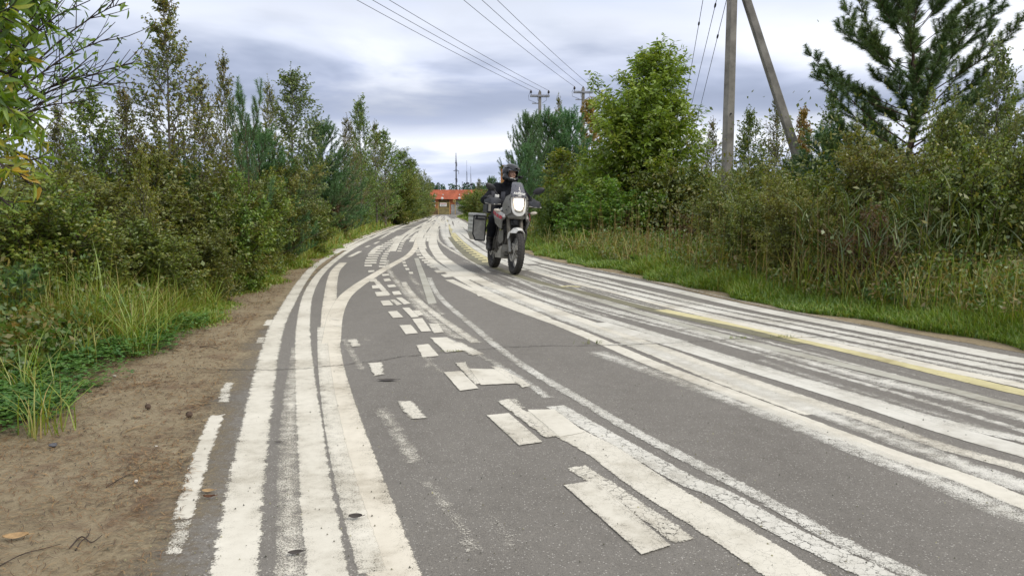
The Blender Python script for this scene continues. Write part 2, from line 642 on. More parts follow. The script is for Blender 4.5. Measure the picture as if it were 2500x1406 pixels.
# ------------------------------------------------------------------ painted lines
def m_paint():
    m = bpy.data.materials.new('worn_road_paint')
    m.use_nodes = True
    N, L, nd = nodes_of(m.node_tree)
    N.clear()
    out = nd('ShaderNodeOutputMaterial')
    a1 = nd('ShaderNodeAttribute', attribute_name='pt')     # s, t, half width
    a2 = nd('ShaderNodeAttribute', attribute_name='pw')     # wear, ragged edge, cracks
    a3 = nd('ShaderNodeAttribute', attribute_name='tint')
    a4 = nd('ShaderNodeAttribute', attribute_name='hl')
    s1 = nd('ShaderNodeSeparateXYZ')
    L.new(a1.outputs['Vector'], s1.inputs[0])
    s2 = nd('ShaderNodeSeparateXYZ')
    L.new(a2.outputs['Vector'], s2.inputs[0])
    t = nd('ShaderNodeTexCoord')
    vec = t.outputs['Object']
    fine = nd('ShaderNodeTexNoise', i_Scale=130.0, i_Detail=4.0, i_Roughness=0.75)
    mid = nd('ShaderNodeTexNoise', i_Scale=16.0, i_Detail=8.0, i_Roughness=0.7)
    big = nd('ShaderNodeTexNoise', i_Scale=1.6, i_Detail=3.0, i_Roughness=0.6)
    for n in (fine, mid, big):
        L.new(vec, n.inputs['Vector'])
    # edge distance in metres
    ds = math_nd(nd, L, 'MULTIPLY', math_nd(nd, L, 'SUBTRACT', 1.0, math_nd(nd, L, 'ABSOLUTE', s1.outputs[0])), s1.outputs[2])
    dt = math_nd(nd, L, 'MULTIPLY', math_nd(nd, L, 'SUBTRACT', 1.0, math_nd(nd, L, 'ABSOLUTE', s1.outputs[1])), a4.outputs['Fac'])
    d = math_nd(nd, L, 'MINIMUM', ds, dt)
    nn = math_nd(nd, L, 'ADD', math_nd(nd, L, 'MULTIPLY', fine.outputs[0], 0.45), math_nd(nd, L, 'MULTIPLY', mid.outputs[0], 0.55))
    er = math_nd(nd, L, 'MULTIPLY', math_nd(nd, L, 'SUBTRACT', nn, 0.56), math_nd(nd, L, 'MULTIPLY', s2.outputs[1], 5.0))
    ed = math_nd(nd, L, 'MULTIPLY', math_nd(nd, L, 'ADD', d, er), 260.0, clamp=True)
    # wear
    sand = nd('ShaderNodeTexNoise', i_Scale=430.0, i_Detail=2.0, i_Roughness=0.6)
    L.new(vec, sand.inputs['Vector'])
    inner = math_nd(nd, L, 'MULTIPLY', d, 0.9, clamp=True)
    wn = math_nd(nd, L, 'ADD', math_nd(nd, L, 'ADD', math_nd(nd, L, 'MULTIPLY', fine.outputs[0], 0.34), math_nd(nd, L, 'MULTIPLY', sand.outputs[0], 0.34)),
                 math_nd(nd, L, 'ADD', math_nd(nd, L, 'MULTIPLY', mid.outputs[0], 0.22), math_nd(nd, L, 'MULTIPLY', big.outputs[0], 0.10)))
    wn = math_nd(nd, L, 'ADD', wn, inner)
    th = math_nd(nd, L, 'MULTIPLY_ADD', s2.outputs[0], 0.30, 0.355)
    wv = math_nd(nd, L, 'MULTIPLY', math_nd(nd, L, 'SUBTRACT', wn, th), 26.0, clamp=True)
    # cracks
    dist = nd('ShaderNodeMixRGB', blend_type='ADD')
    dist.inputs[0].default_value = 0.09
    L.new(vec, dist.inputs[1])
    L.new(mid.outputs['Color'], dist.inputs[2])
    vo = nd('ShaderNodeTexVoronoi', feature='DISTANCE_TO_EDGE', i_Scale=24.0)
    L.new(dist.outputs[0], vo.inputs['Vector'])
    ck = math_nd(nd, L, 'MULTIPLY', s2.outputs[2], 0.038)
    ck = math_nd(nd, L, 'MULTIPLY', ck, math_nd(nd, L, 'MULTIPLY', math_nd(nd, L, 'SUBTRACT', mid.outputs[0], 0.40, None, True), 6.5))
    ck = math_nd(nd, L, 'SUBTRACT', ck, 0.006)
    cv = math_nd(nd, L, 'MULTIPLY', math_nd(nd, L, 'SUBTRACT', vo.outputs['Distance'], ck), 60.0, clamp=True)
    cv = math_nd(nd, L, 'MAXIMUM', cv, math_nd(nd, L, 'LESS_THAN', s2.outputs[2], 0.01))
    al = math_nd(nd, L, 'MULTIPLY', math_nd(nd, L, 'MULTIPLY', ed, wv), cv)
    r = nd('ShaderNodeValToRGB')
    ramp_set(r, [(0.36, (0.58, 0.555, 0.51)), (0.5, (0.87, 0.865, 0.85)), (0.62, (1, 1, 1))])
    gr = math_nd(nd, L, 'ADD', math_nd(nd, L, 'MULTIPLY', big.outputs[0], .5), math_nd(nd, L, 'ADD', math_nd(nd, L, 'MULTIPLY', mid.outputs[0], .3), math_nd(nd, L, 'MULTIPLY', sand.outputs[0], .2)))
    L.new(gr, r.inputs[0])
    mu = nd('ShaderNodeMixRGB', blend_type='MULTIPLY')
    mu.inputs[0].default_value = 1
    L.new(a3.outputs['Vector'], mu.inputs[1])
    L.new(r.outputs[0], mu.inputs[2])
    b = nd('ShaderNodeBsdfPrincipled')
    b.inputs['Roughness'].default_value = 0.75
    b.inputs['Specular IOR Level'].default_value = 0.3
    L.new(mu.outputs[0], b.inputs['Base Color'])
    tr = nd('ShaderNodeBsdfTransparent')
    ms = nd('ShaderNodeMixShader')
    L.new(al, ms.inputs[0])
    L.new(tr.outputs[0], ms.inputs[1])
    L.new(b.outputs[0], ms.inputs[2])
    L.new(ms.outputs[0], out.inputs[0])
    return m


M_PAINT = m_paint()
CREAM = (0.665, 0.635, 0.55)
WHITE = (0.64, 0.625, 0.565)
GREYW = (0.44, 0.43, 0.37)
YEL = (0.61, 0.555, 0.31)
OLIVE = (0.20, 0.19, 0.125)
WARM = (0.68, 0.635, 0.535)
_zi = [0]


def strip_arrays(px, w, wear, rag, crack, tint, px_is_ground=False):
    g = np.array(px, float) if px_is_ground else np.array([G(x, y)[:2] for x, y in px])
    if not px_is_ground and (px[0][0] >= 2500 or px[0][1] >= 1470):     # the paint runs on past the camera
        t0_ = (g[0] - g[1]) / np.linalg.norm(g[0] - g[1])
        g = np.vstack([g[0] + t0_ * 5.0, g[0] + t0_ * 2.0, g])
    c = catmull(g, 7)
    t = np.gradient(c, axis=0)
    t /= np.linalg.norm(t, axis=1)[:, None] + 1e-9
    nrm = np.stack([t[:, 1], -t[:, 0]], 1)
    ww = np.full(len(c), w) if np.isscalar(w) else np.interp(np.linspace(0, 1, len(c)), np.linspace(0, 1, len(w)), w)
    z = 0.0068 + _zi[0] * 0.00003
    _zi[0] += 1
    l = c - nrm * ww[:, None] / 2
    r = c + nrm * ww[:, None] / 2
    n = len(c)
    v = np.zeros((2 * n, 3))
    v[0::2, :2] = l
    v[1::2, :2] = r
    v[:, 2] = z
    sl = np.concatenate([[0], np.cumsum(np.linalg.norm(np.diff(c, axis=0), axis=1))])
    tt = np.repeat(2 * sl / sl[-1] - 1, 2)
    ss = np.tile([-1.0, 1.0], n)
    pt = np.stack([ss, tt, np.repeat(ww / 2, 2)], 1)
    k = 2 * n
    i = np.arange(n - 1) * 2
    f = np.stack([i, i + 1, i + 3, i + 2], 1)
    return v, f, dict(pt=pt, pw=np.tile([wear, rag, crack], (k, 1)), tint=np.tile(tint, (k, 1)), hl=np.full(k, sl[-1] / 2))


def quad_arrays(px, wear, rag, crack, tint):
    q = np.array([G(x, y) for x, y in px])
    q[:, 2] = 0.0068 + _zi[0] * 0.00003
    _zi[0] += 0.25
    wa = np.linalg.norm(q[1] - q[0])
    la = np.linalg.norm(q[2] - q[1])
    pt = np.array([(-1, 1, wa / 2), (1, 1, wa / 2), (1, -1, wa / 2), (-1, -1, wa / 2)], float)
    return q, np.array([[0, 1, 2, 3]]), dict(pt=pt, pw=np.tile([wear, rag, crack], (4, 1)), tint=np.tile(tint, (4, 1)), hl=np.full(4, la / 2))


def paint_obj(name, parts, label=None):
    vs, fs, at = [], [], {}
    o = 0
    for v, f, a in parts:
        vs.append(v)
        fs.append(f + o)
        o += len(v)
        for k in a:
            at.setdefault(k, []).append(a[k])
    me = np_mesh(name, np.vstack(vs), [np.vstack(fs)], M_PAINT, {k: np.concatenate(a) for k, a in at.items()})
    ob = link(name, me, road)
    if label:
        ob['label'] = label
    return ob


LINES = [
    # px polyline, width, wear, rag, crack, tint
    # --- left edge
    ([(425, 1360), (437, 1315), (446, 1275)], .06, .50, .03, 0, CREAM),
    ([(446, 1272), (475, 1170), (505, 1080), (530, 1015)], .085, .10, .025, 0, CREAM),
    ([(544, 985), (552, 955), (560, 935)], .07, .42, .03, 0, CREAM),
    ([(634, 840), (640, 825)], .07, .4, .02, 0, CREAM), ([(652, 797), (660, 782)], .08, .3, .02, 0, CREAM),
    ([(565, 1470), (573, 1403), (598, 1202), (623, 1052), (650, 901), (676, 800), (702, 748), (735, 692), (770, 650), (829, 613), (889, 582), (949, 560), (1000, 543), (1050, 531)], .155, .28, .03, 0, CREAM),
    ([(700, 1480), (709, 1403), (706, 1202), (707, 1052), (716, 940), (727, 850)], .10, .52, .02, 0, CREAM),
    ([(806, 1480), (799, 1403), (772, 1202), (757, 1052), (743, 901), (740, 800), (752, 722), (780, 672), (825, 631), (880, 596), (935, 571), (990, 551), (1045, 534)], .135, .24, .018, 0, CREAM),
    ([(838, 1403), (800, 1202), (778, 1052), (766, 901), (766, 800), (782, 716)], .035, .72, .01, 0, GREYW),
    ([(985, 1480), (960, 1403), (897, 1202), (850, 1052), (812, 901), (804, 800), (806, 730), (818, 664), (838, 642)], .165, .30, .012, 0, WARM),
    ([(910, 1403), (850, 1202), (815, 1052), (792, 901), (786, 800)], .09, .34, .008, 0, CREAM),
    # fork that crosses
    ([(808, 840), (820, 769), (842, 726), (872, 700), (904, 679), (949, 652), (994, 627), (1012, 608), (1018, 590), (1024, 570), (1036, 553), (1054, 540)], .16, .18, .006, 0, WARM),
    # upper left lines
    ([(765, 655), (810, 620), (860, 590), (920, 566), (985, 546)], .12, .38, .03, 0, CREAM),
    ([(840, 612), (880, 592), (905, 580)], .13, .2, .02, 0, CREAM), ([(905, 583), (932, 568), (960, 557)], .11, .3, .02, 0, CREAM),
    ([(853, 628), (880, 614)], .12, .2, .02, 0, CREAM), ([(893, 604), (903, 600)], .1, .3, .02, 0, CREAM), ([(914, 596), (926, 590)], .1, .3, .02, 0, CREAM),
    ([(957, 614), (975, 585), (996, 568), (1020, 553), (1044, 541)], .20, .10, .008, 0, CREAM),
    ([(905, 622), (918, 608), (930, 600)], .16, .25, .02, 0, CREAM),
    ([(980, 592), (1000, 575), (1020, 562), (1048, 546)], .14, .35, .03, 0, CREAM),
    ([(1004, 591), (1012, 578), (1020, 569)], .17, .12, .01, 0, CREAM),
    ([(990, 585), (1007, 579)], .10, .3, .02, 0, CREAM),
    ([(1023, 595), (1022, 580), (1030, 564), (1044, 552), (1062, 541)], .15, .15, .01, 0, CREAM),
    ([(1110, 673), (1068, 649), (1040, 624), (1031, 610), (1026, 593), (1029, 577), (1040, 562), (1053, 548)], .17, .12, .008, 0, CREAM),
    ([(1037, 608), (1034, 594), (1038, 580), (1047, 566), (1056, 552)], .13, .2, .02, 0, CREAM),
    ([(1045, 590), (1046, 578), (1052, 564)], .13, .25, .02, 0, CREAM),
    ([(2020, 1012), (1800, 935), (1640, 872), (1460, 803), (1340, 758), (1243, 716), (1175, 688), (1124, 660), (1096, 643), (1070, 621), (1058, 602), (1056, 584), (1058, 565), (1066, 545), (1073, 530)], [.30, .27, .24, .24, .26, .28, .30], .28, .02, 0, CREAM),
    ([(1160, 684), (1110, 655), (1080, 633), (1064, 612), (1058, 594), (1060, 570), (1068, 548)], .26, .08, .01, 0, CREAM),
    ([(1194, 667), (1159, 643), (1110, 616), (1079, 596), (1069, 582), (1070, 560)], .10, .40, .02, 0, CREAM),
    ([(1330, 700), (1243, 669), (1194, 649), (1159, 635), (1120, 616), (1096, 588)], .12, .45, .02, 0, WHITE),
    ([(1190, 642), (1166, 631), (1138, 617), (1108, 595), (1090, 575), (1085, 555)], .14, .5, .03, 0, WHITE),
    # R1 main white line and companions
    ([(2800, 1345), (2500, 1232), (2353, 1172), (2203, 1122), (2002, 1047), (1801, 969), (1600, 893), (1500, 850), (1375, 797), (1297, 769), (1225, 742), (1150, 708), (1096, 684)], .135, .20, .010, 0, CREAM),
    ([(1330, 780), (1213, 727), (1173, 707), (1111, 673), (1068, 648)], .16, .10, .01, 0, CREAM),
    ([(2800, 1400), (2500, 1272), (2328, 1196), (2102, 1104), (1901, 1023), (1600, 913), (1450, 860)], .17, .56, .012, 0, WHITE),
    ([(2800, 1290), (2500, 1192), (2303, 1122), (2052, 1028), (1801, 938), (1600, 861), (1420, 796), (1300, 752), (1180, 700)], .16, .52, .012, 0, WHITE),
    ([(2800, 1240), (2500, 1149), (2303, 1094), (2102, 1023), (1851, 938), (1600, 847)], .11, .36, .012, .45, CREAM),
    ([(2800, 1190), (2500, 1106), (2303, 1049), (2102, 983), (1851, 907), (1640, 842), (1460, 790)], .185, .12, .008, 0, WHITE),
    ([(1480, 845), (1640, 837), (1660, 838)], .1, .5, .02, 0, WHITE),
    ([(2800, 1150), (2500, 1078), (2303, 1033), (2102, 973), (1952, 928), (1751, 867), (1600, 818), (1420, 762), (1300, 722), (1240, 700)], .12, .33, .022, .5, WHITE),
    ([(2600, 1110), (2303, 1018), (2002, 930), (1851, 880)], .10, .62, .03, 0, WHITE),
    ([(2200, 950), (2102, 922), (1851, 852), (1650, 800), (1420, 740), (1320, 710)], .17, .54, .02, 0, WHITE),
    ([(2800, 1095), (2500, 1023), (2303, 970), (2127, 927)], .20, .56, .02, 0, WHITE),
    ([(2800, 1065), (2500, 1001), (2303, 951), (2052, 892), (1826, 837), (1600, 776), (1400, 717), (1290, 686), (1210, 656)], .125, .16, .01, 0, GREYW),
    # olive-tinted band, yellow line
    ([(1960, 842), (1780, 801), (1600, 760), (1450, 722), (1330, 694), (1245, 668), (1195, 648)], .17, .02, .01, 0, OLIVE),
    ([(2800, 1022), (2500, 962), (2303, 915), (2102, 866), (1960, 833), (1851, 806), (1700, 776), (1612, 758)], .165, .10, .008, 0, YEL),
    ([(1368, 701), (1392, 700), (1416, 702)], .13, .05, .02, 0, YEL),
    ([(2500, 945), (2250, 892), (2150, 868), (1923, 818), (1766, 782), (1641, 752), (1500, 715), (1380, 686), (1297, 662)], .15, .22, .015, 0, CREAM),
    # group along the far kerb
    ([(2800, 970), (2500, 915), (2300, 875), (2102, 835), (1901, 793), (1700, 752), (1500, 704), (1380, 674), (1300, 650)], .17, .36, .02, 0, WHITE),
    ([(2800, 985), (2500, 930), (2300, 890), (2050, 838), (1800, 784), (1600, 738), (1420, 692), (1320, 664)], .10, .32, .02, .3, WHITE),
    ([(2800, 950), (2500, 900), (2300, 862), (2000, 802), (1750, 752), (1560, 708), (1420, 675), (1320, 648)], .13, .34, .03, .3, WHITE),
    ([(2800, 930), (2500, 884), (2303, 846), (2102, 806), (1851, 757), (1600, 700), (1450, 668), (1330, 642), (1290, 630)], .23, .16, .015, 0, WHITE),
    ([(2102, 795), (1851, 745), (1600, 689), (1450, 659), (1320, 637)], .06, .5, .03, 0, WHITE),
    ([(1330, 668), (1250, 640), (1210, 622), (1160, 590), (1128, 560), (1112, 535)], .22, .35, .04, .3, WHITE),
    ([(1300, 646), (1240, 618), (1194, 594), (1152, 566), (1124, 543)], .28, .28, .04, .2, WHITE),
    ([(1290, 632), (1230, 606), (1180, 577), (1145, 552), (1116, 533)], .26, .22, .04, .2, WHITE),
    ([(1275, 661), (1194, 626), (1152, 600), (1130, 582), (1110, 562), (1100, 545)], .20, .25, .03, 0, WHITE),
    ([(1187, 605), (1152, 585), (1131, 571), (1118, 553), (1108, 536)], .20, .18, .02, 0, WHITE),
    ([(1195, 612), (1160, 592), (1135, 575), (1114, 551), (1104, 536)], .14, .38, .04, 0, WHITE),
    ([(1110, 605), (1092, 582), (1082, 560), (1082, 540)], .4, .55, .06, 0, WHITE),
    # middle flaky lines
    ([(2400, 1490), (2203, 1398), (2052, 1328), (1926, 1257), (1751, 1162), (1651, 1111), (1533, 1048), (1414, 977), (1295, 907), (1218, 852), (1173, 814), (1123, 772), (1086, 740), (1061, 709), (1048, 679)], .085, .42, .022, .6, WHITE),
    ([(2290, 1490), (2127, 1403), (2052, 1368), (1901, 1293), (1751, 1207), (1691, 1184), (1572, 1119), (1454, 1052), (1355, 994)], .115, .26, .012, .7, WHITE),
    ([(1340, 975), (1311, 955), (1265, 925), (1200, 885), (1153, 862), (1085, 825)], .075, .45, .03, .7, WHITE),
    ([(1140, 830), (1111, 824), (1073, 794), (1031, 761), (994, 719), (969, 689), (946, 654), (944, 636)], .12, .56, .04, .2, CREAM),
    ([(1165, 840), (1148, 829), (1073, 777), (1024, 738), (999, 712), (985, 690)], .10, .40, .03, .2, CREAM),
    ([(1080, 770), (1050, 740), (1022, 705), (1010, 680)], .10, .66, .04, 0, CREAM),
    ([(2060, 1480), (1926, 1403), (1876, 1368), (1751, 1288), (1600, 1195), (1469, 1103), (1380, 1055), (1305, 1006)], .18, .26, .012, .08, CREAM),
    ([(1675, 1328), (1590, 1268), (1480, 1192), (1406, 1143)], .10, .26, .02, .75, CREAM),
    ([(1160, 1350), (1120, 1290), (1080, 1230), (1042, 1180)], .06, .62, .04, .5, CREAM),
    ([(1012, 1135), (985, 1085), (955, 1035), (925, 998)], .09, .58, .04, .5, CREAM),
    ([(1260, 1360), (1220, 1290), (1180, 1240), (1150, 1210)], .12, .80, .05, 0, CREAM),
    ([(1110, 1100), (1050, 1050), (1000, 1010), (960, 985)], .10, .86, .05, 0, CREAM),
    ([(885, 905), (862, 870), (840, 830)], .06, .56, .03, .4, CREAM),
    ([(1040, 900), (1052, 880), (1030, 866)], .05, .6, .03, 0, CREAM),
    ([(1100, 925), (1065, 900), (1030, 870)], .05, .6, .04, .4, CREAM),
    ([(1075, 668), (1062, 655), (1048, 640)], .08, .55, .03, 0, CREAM),
    ([(1030, 700), (1012, 690), (1000, 672)], .08, .6, .03, 0, CREAM),
    ([(895, 835), (880, 815)], .12, .80, .03, 0, CREAM), ([(880, 780), (868, 765)], .12, .84, .03, 0, CREAM),
    ([(838, 800), (815, 797)], .05, .3, .02, 0, CREAM), ([(830, 785), (808, 780)], .05, .4, .02, 0, CREAM),
    ([(1000, 1400), (960, 1290), (920, 1200)], .02, .9, .05, 0, CREAM),
]
DASH = [
    # big and small dashes (corner pixels: far left, far right, near right, near left), wear, rag, crack
    ([(1375, 1190), (1452, 1177), (1640, 1338), (1566, 1362)], .30, .004, 0),
    ([(1187, 1018), (1243, 1012), (1326, 1084), (1266, 1093)], .28, .004, 0),
    ([(1082, 912), (1127, 909), (1170, 952), (1122, 958)], .12, .004, 0),
    ([(1212, 984), (1242, 976), (1372, 1070), (1330, 1074)], .12, .02, .7),
    ([(1285, 1004), (1355, 1003), (1430, 1060), (1366, 1073)], .06, .006, 0),
    ([(1109, 889), (1137, 887), (1178, 940), (1160, 943)], .15, .02, .5),
    ([(1145, 903), (1228, 905), (1262, 940), (1173, 944)], .06, .006, 0),
    ([(1193, 897), (1222, 899), (1303, 945), (1275, 951)], .2, .02, .8),
    ([(1237, 976), (1262, 976), (1285, 1000), (1255, 1003)], .5, .04, .5),
    ([(1048, 827), (1092, 826), (1146, 858), (1086, 864)], .10, .01, 0),
    ([(1092, 838), (1128, 838), (1185, 868), (1150, 872)], .3, .03, .4),
    ([(1015, 846), (1047, 842), (1074, 872), (1030, 876)], .10, .01, 0),
    ([(897, 890), (935, 886), (941, 918), (912, 922)], .35, .03, .2),
    ([(845, 832), (872, 830), (884, 848), (858, 850)], .36, .03, .2),
    ([(968, 984), (1008, 982), (1045, 1024), (998, 1030)], .24, .03, .3),
    ([(974, 797), (1004, 795), (1022, 816), (990, 819)], .10, .006, 0), ([(1005, 781), (1032, 779), (1054, 811), (1028, 813)], .08, .006, 0),
    ([(1044, 792), (1072, 793), (1086, 814), (1058, 817)], .18, .015, .2),
    ([(946, 763), (970, 761), (986, 777), (959, 779)], .10, .006, 0), ([(981, 754), (1000, 753), (1024, 776), (1004, 778)], .10, .006, 0),
    ([(1006, 760), (1025, 760), (1036, 771), (1019, 774)], .2, .015, .2),
    ([(928, 737), (951, 735), (961, 747), (935, 749)], .10, .006, 0), ([(966, 729), (981, 728), (1004, 743), (986, 746)], .12, .006, 0),
    ([(950, 734), (964, 733), (984, 745), (969, 748)], .3, .015, .4),
    ([(914, 715), (935, 714), (952, 724), (919, 726)], .12, .006, 0), ([(956, 714), (975, 712), (982, 721), (961, 723)], .14, .006, 0),
    ([(907, 699), (929, 697), (935, 705), (909, 707)], .12, .006, 0), ([(944, 698), (963, 696), (969, 702), (949, 704)], .14, .006, 0),
    ([(912, 690), (925, 688), (955, 722), (940, 724)], .3, .02, .2),
    ([(900, 683), (919, 682), (923, 689), (904, 690)], .12, .006, 0), ([(935, 683), (951, 681), (956, 687), (939, 689)], .14, .006, 0),
    ([(931, 671), (949, 670), (951, 674), (934, 676)], .14, .006, 0), ([(898, 662), (914, 661), (915, 665), (899, 667)], .14, .006, 0),
    # bar and short rows near the crossing
    ([(1011, 632), (1022, 631), (1067, 742), (1045, 745)], .10, .006, 0, GREYW),
    ([(1158, 712), (1176, 711), (1190, 724), (1166, 726)], .2, .01, 0),
    ([(1075, 672), (1097, 670), (1112, 677), (1086, 679)], .15, .006, 0), ([(1059, 662), (1079, 660), (1088, 666), (1066, 668)], .15, .006, 0),
    ([(1046, 651), (1062, 650), (1068, 655), (1052, 656)], .15, .006, 0),
]
for (x, y) in [(984, 636), (986, 642.5), (989, 650), (994, 658.5), (1003, 668)]:
    k = (y - 508) / 160
    DASH.append(([(x - 5 * k - 1, y - 2.6 * k), (x + 5 * k, y - 2.8 * k), (x + 7 * k, y + 2.4 * k), (x - 3.5 * k, y + 2.7 * k)], .14, .006, 0))
for (x, y) in [(1018, 612), (1019, 617), (1022, 623), (1028, 630), (1035, 636.5), (1041, 642), (1048, 648)]:
    k = (y - 508) / 120
    DASH.append(([(x - 6 * k, y - 1.9 * k), (x + 6 * k, y - 2 * k), (x + 8 * k, y + 1.7 * k), (x - 4.5 * k, y + 1.9 * k)], .12, .006, 0))


def ladder(pts, n, wpx, wear=.15, hh=1.9, tint=CREAM):
    pts = np.array(pts, float)
    for i in range(n):
        u = i / (n - 1)
        u = 1 - (1 - u) ** 1.5      # rungs are evenly spaced on the ground
        x = np.interp(u, np.linspace(0, 1, len(pts)), pts[:, 0])
        y = np.interp(u, np.linspace(0, 1, len(pts)), pts[:, 1])
        k = (y - 508) / 140
        DASH.append(([(x - wpx * k, y - hh * k), (x + wpx * k, y - hh * k), (x + wpx * k, y + hh * k), (x - wpx * k, y + hh * k)], wear, .006, 0, tint))


ladder([(899, 650), (899, 640), (903, 630), (910, 620), (922, 609), (938, 598), (955, 588), (972, 578)], 17, 9.5)
ladder([(912, 643), (914, 633), (920, 623), (931, 611), (948, 599), (965, 587)], 13, 8)
ladder([(933, 652), (935, 640), (938, 629), (944, 618), (953, 606), (965, 593), (976, 582)], 16, 8.5)
ladder([(975, 614), (978, 604), (983, 594), (990, 584)], 8, 7)
ladder([(1186, 640), (1172, 631.5), (1160, 624), (1148, 615.5), (1136, 606), (1124, 596), (1114, 586), (1106, 576)], 16, 10.5, .10, 1.7, YEL)
LINES.append(([(1200, 640), (1176, 625), (1150, 609), (1125, 588), (1108, 569), (1099, 552)], .13, .25, .01, 0, YEL))
LINES.append(([(1190, 648), (1160, 632), (1128, 606), (1104, 580)], .34, .02, .01, 0, OLIVE))
LINES.append(([(1116, 590), (1104, 572), (1096, 552), (1090, 537)], .12, .35, .02, 0, YEL))
_rng = np.random.default_rng(5)
# many crossing remnants where the lines bunch up toward the gate
FAR = []
for i in range(46):
    Y0 = 26 + 62 * _rng.random() ** 1.3
    Y1 = Y0 + 10 + 34 * _rng.random()
    Y1 = min(Y1, 119)
    u0 = _rng.random()
    u1 = np.clip(u0 + _rng.normal(0, .22), 0.03, .97)
    pts = []
    for s in np.linspace(0, 1, 5):
        Y = Y0 + (Y1 - Y0) * s
        u = u0 + (u1 - u0) * (3 * s * s - 2 * s ** 3)
        a, b_ = xl(Y) + .35, xr(Y) - .15
        pts.append((a + (b_ - a) * u, Y))
    FAR.append((pts, float(_rng.uniform(.12, .26)), float(_rng.uniform(.1, .5)), .03, 0, CREAM if u0 < .6 else WHITE))

# thin worn streaks along the verge side
STREAK = []
for i in range(26):
    off = _rng.uniform(.35, 2.3)
    Y0 = _rng.uniform(2.5, 10)
    Y1 = Y0 + _rng.uniform(2, 9)
    dr = _rng.normal(0, .12)
    STREAK.append(([(float(xr(Y)) - off - dr * (Y - Y0) / (Y1 - Y0), Y) for Y in np.linspace(Y0, Y1, 6)], float(_rng.uniform(.03, .10)), float(_rng.uniform(.42, .66)), .03, 0, WHITE))
streak_parts = [strip_arrays(*a, px_is_ground=True) for a in STREAK]
for a in LINES:
    nm = 'yellow_line' if a[5] is YEL else 'tar_band' if a[5] is OLIVE else 'white_line'
    paint_obj(nm, [strip_arrays(*a)], 'yellow painted line' if a[5] is YEL else None)
paint_obj('far_line_tangle', [strip_arrays(*a, px_is_ground=True) for a in FAR])
paint_obj('worn_streaks', streak_parts)
whites = [quad_arrays(d[0], d[1], d[2], d[3], d[4] if len(d) > 4 else CREAM) for d in DASH if not (len(d) > 4 and d[4] is YEL)]
yel = [quad_arrays(*d) for d in DASH if len(d) > 4 and d[4] is YEL]
paint_obj('white_dashes', whites)
paint_obj('yellow_rungs', yel, 'ladder of short yellow bars')

# joint crack across the road
def crack_obj(px, wid, seed):
    rg = np.random.default_rng(seed)
    g = catmull([G(x, y)[:2] for x, y in px], 30)
    t = np.gradient(g, axis=0)
    t /= np.linalg.norm(t, axis=1)[:, None]
    nr = np.stack([-t[:, 1], t[:, 0]], 1)
    g = g + nr * (rg.normal(0, .006, len(g)) + .01 * np.sin(np.arange(len(g)) * .31))[:, None]
    w = wid * (0.4 + rg.random(len(g)))
    v = np.zeros((2 * len(g), 3))
    v[0::2, :2] = g - nr * w[:, None]
    v[1::2, :2] = g + nr * w[:, None]
    v[:, 2] = 0.0112
    i = np.arange(len(g) - 1) * 2
    f = np.stack([i, i + 1, i + 3, i + 2], 1)
    return v, f


M_CRACK = mat('crack_dark', (0.06, 0.054, 0.045), 1.0, var=0.3, scale=20)
cv, cf = crack_obj([(470, 902), (640, 906), (760, 901), (900, 886), (1030, 868), (1150, 857), (1300, 848), (1480, 846), (1640, 840), (1800, 831), (1920, 828), (2060, 824), (2200, 826)], .0045, 3)
link('joint_crack', np_mesh('joint_crack', cv, [cf], M_CRACK), road)
cv, cf = crack_obj([(690, 1118), (690, 1130), (695, 1150), (700, 1162)], .003, 4)
# ------------------------------------------------------------------ far end: building, gate, masts, wood
M_BRICK = mat('orange_brick', (0.50, 0.17, 0.07), 0.9, var=0.25, scale=2.5)
M_ROOFR = mat('red_roof_sheet', (0.42, 0.112, 0.055), 0.8, var=0.2, scale=1.2)
M_GREEN = mat('green_door_paint', (0.09, 0.15, 0.085), 0.7, var=0.25, scale=2)
M_OLV = mat('olive_door_paint', (0.24, 0.20, 0.08), 0.7, var=0.3, scale=2)
M_YELP = mat('ochre_paint', (0.42, 0.30, 0.10), 0.7, var=0.25, scale=3)
M_GREYW = mat('grey_render', (0.34, 0.33, 0.31), 0.9, var=0.3, scale=1.5)
M_WHITE = mat('white_enamel', (0.75, 0.74, 0.70), 0.5, var=0.06)
M_RED = mat('red_enamel', (0.45, 0.03, 0.025), 0.45, var=0.15)
M_BLACK = mat('black_enamel', (0.012, 0.012, 0.014), 0.5, var=0.2)
M_PANEL = mat('rust_panel', (0.17, 0.11, 0.05), 0.85, var=0.4, scale=1.5)


def fx(x, Y): return (x - 1250) * Y / FPX
def fz(y, Y): return CAM_H + (508 - y) * Y / FPX


def text_mesh(name, body, size, mtl, parent, loc, rot, depth=0.002, sx=1.0, bold=0.0):
    c = bpy.data.curves.new(name, 'FONT')
    c.body = body
    c.size = size
    c.align_x = 'CENTER'
    c.align_y = 'CENTER'
    c.extrude = depth
    c.offset = bold
    tmp = bpy.data.objects.new(name + '_tmp', c)
    COL.objects.link(tmp)
    dg = bpy.context.evaluated_depsgraph_get()
    me = bpy.data.meshes.new_from_object(tmp.evaluated_get(dg))
    bpy.data.objects.remove(tmp)
    me.materials.clear()
    me.materials.append(mtl)
    o = link(name, me, parent)
    o.location = loc
    o.rotation_euler = rot
    o.scale = (sx, 1, 1)
    return o


Yb = 150.0
bb = thing('brick_building', 'low orange brick building with a broad red roof at the road end', 'building', (fx(1125, Yb), Yb, 0))
bw = 12.0
m = MB()
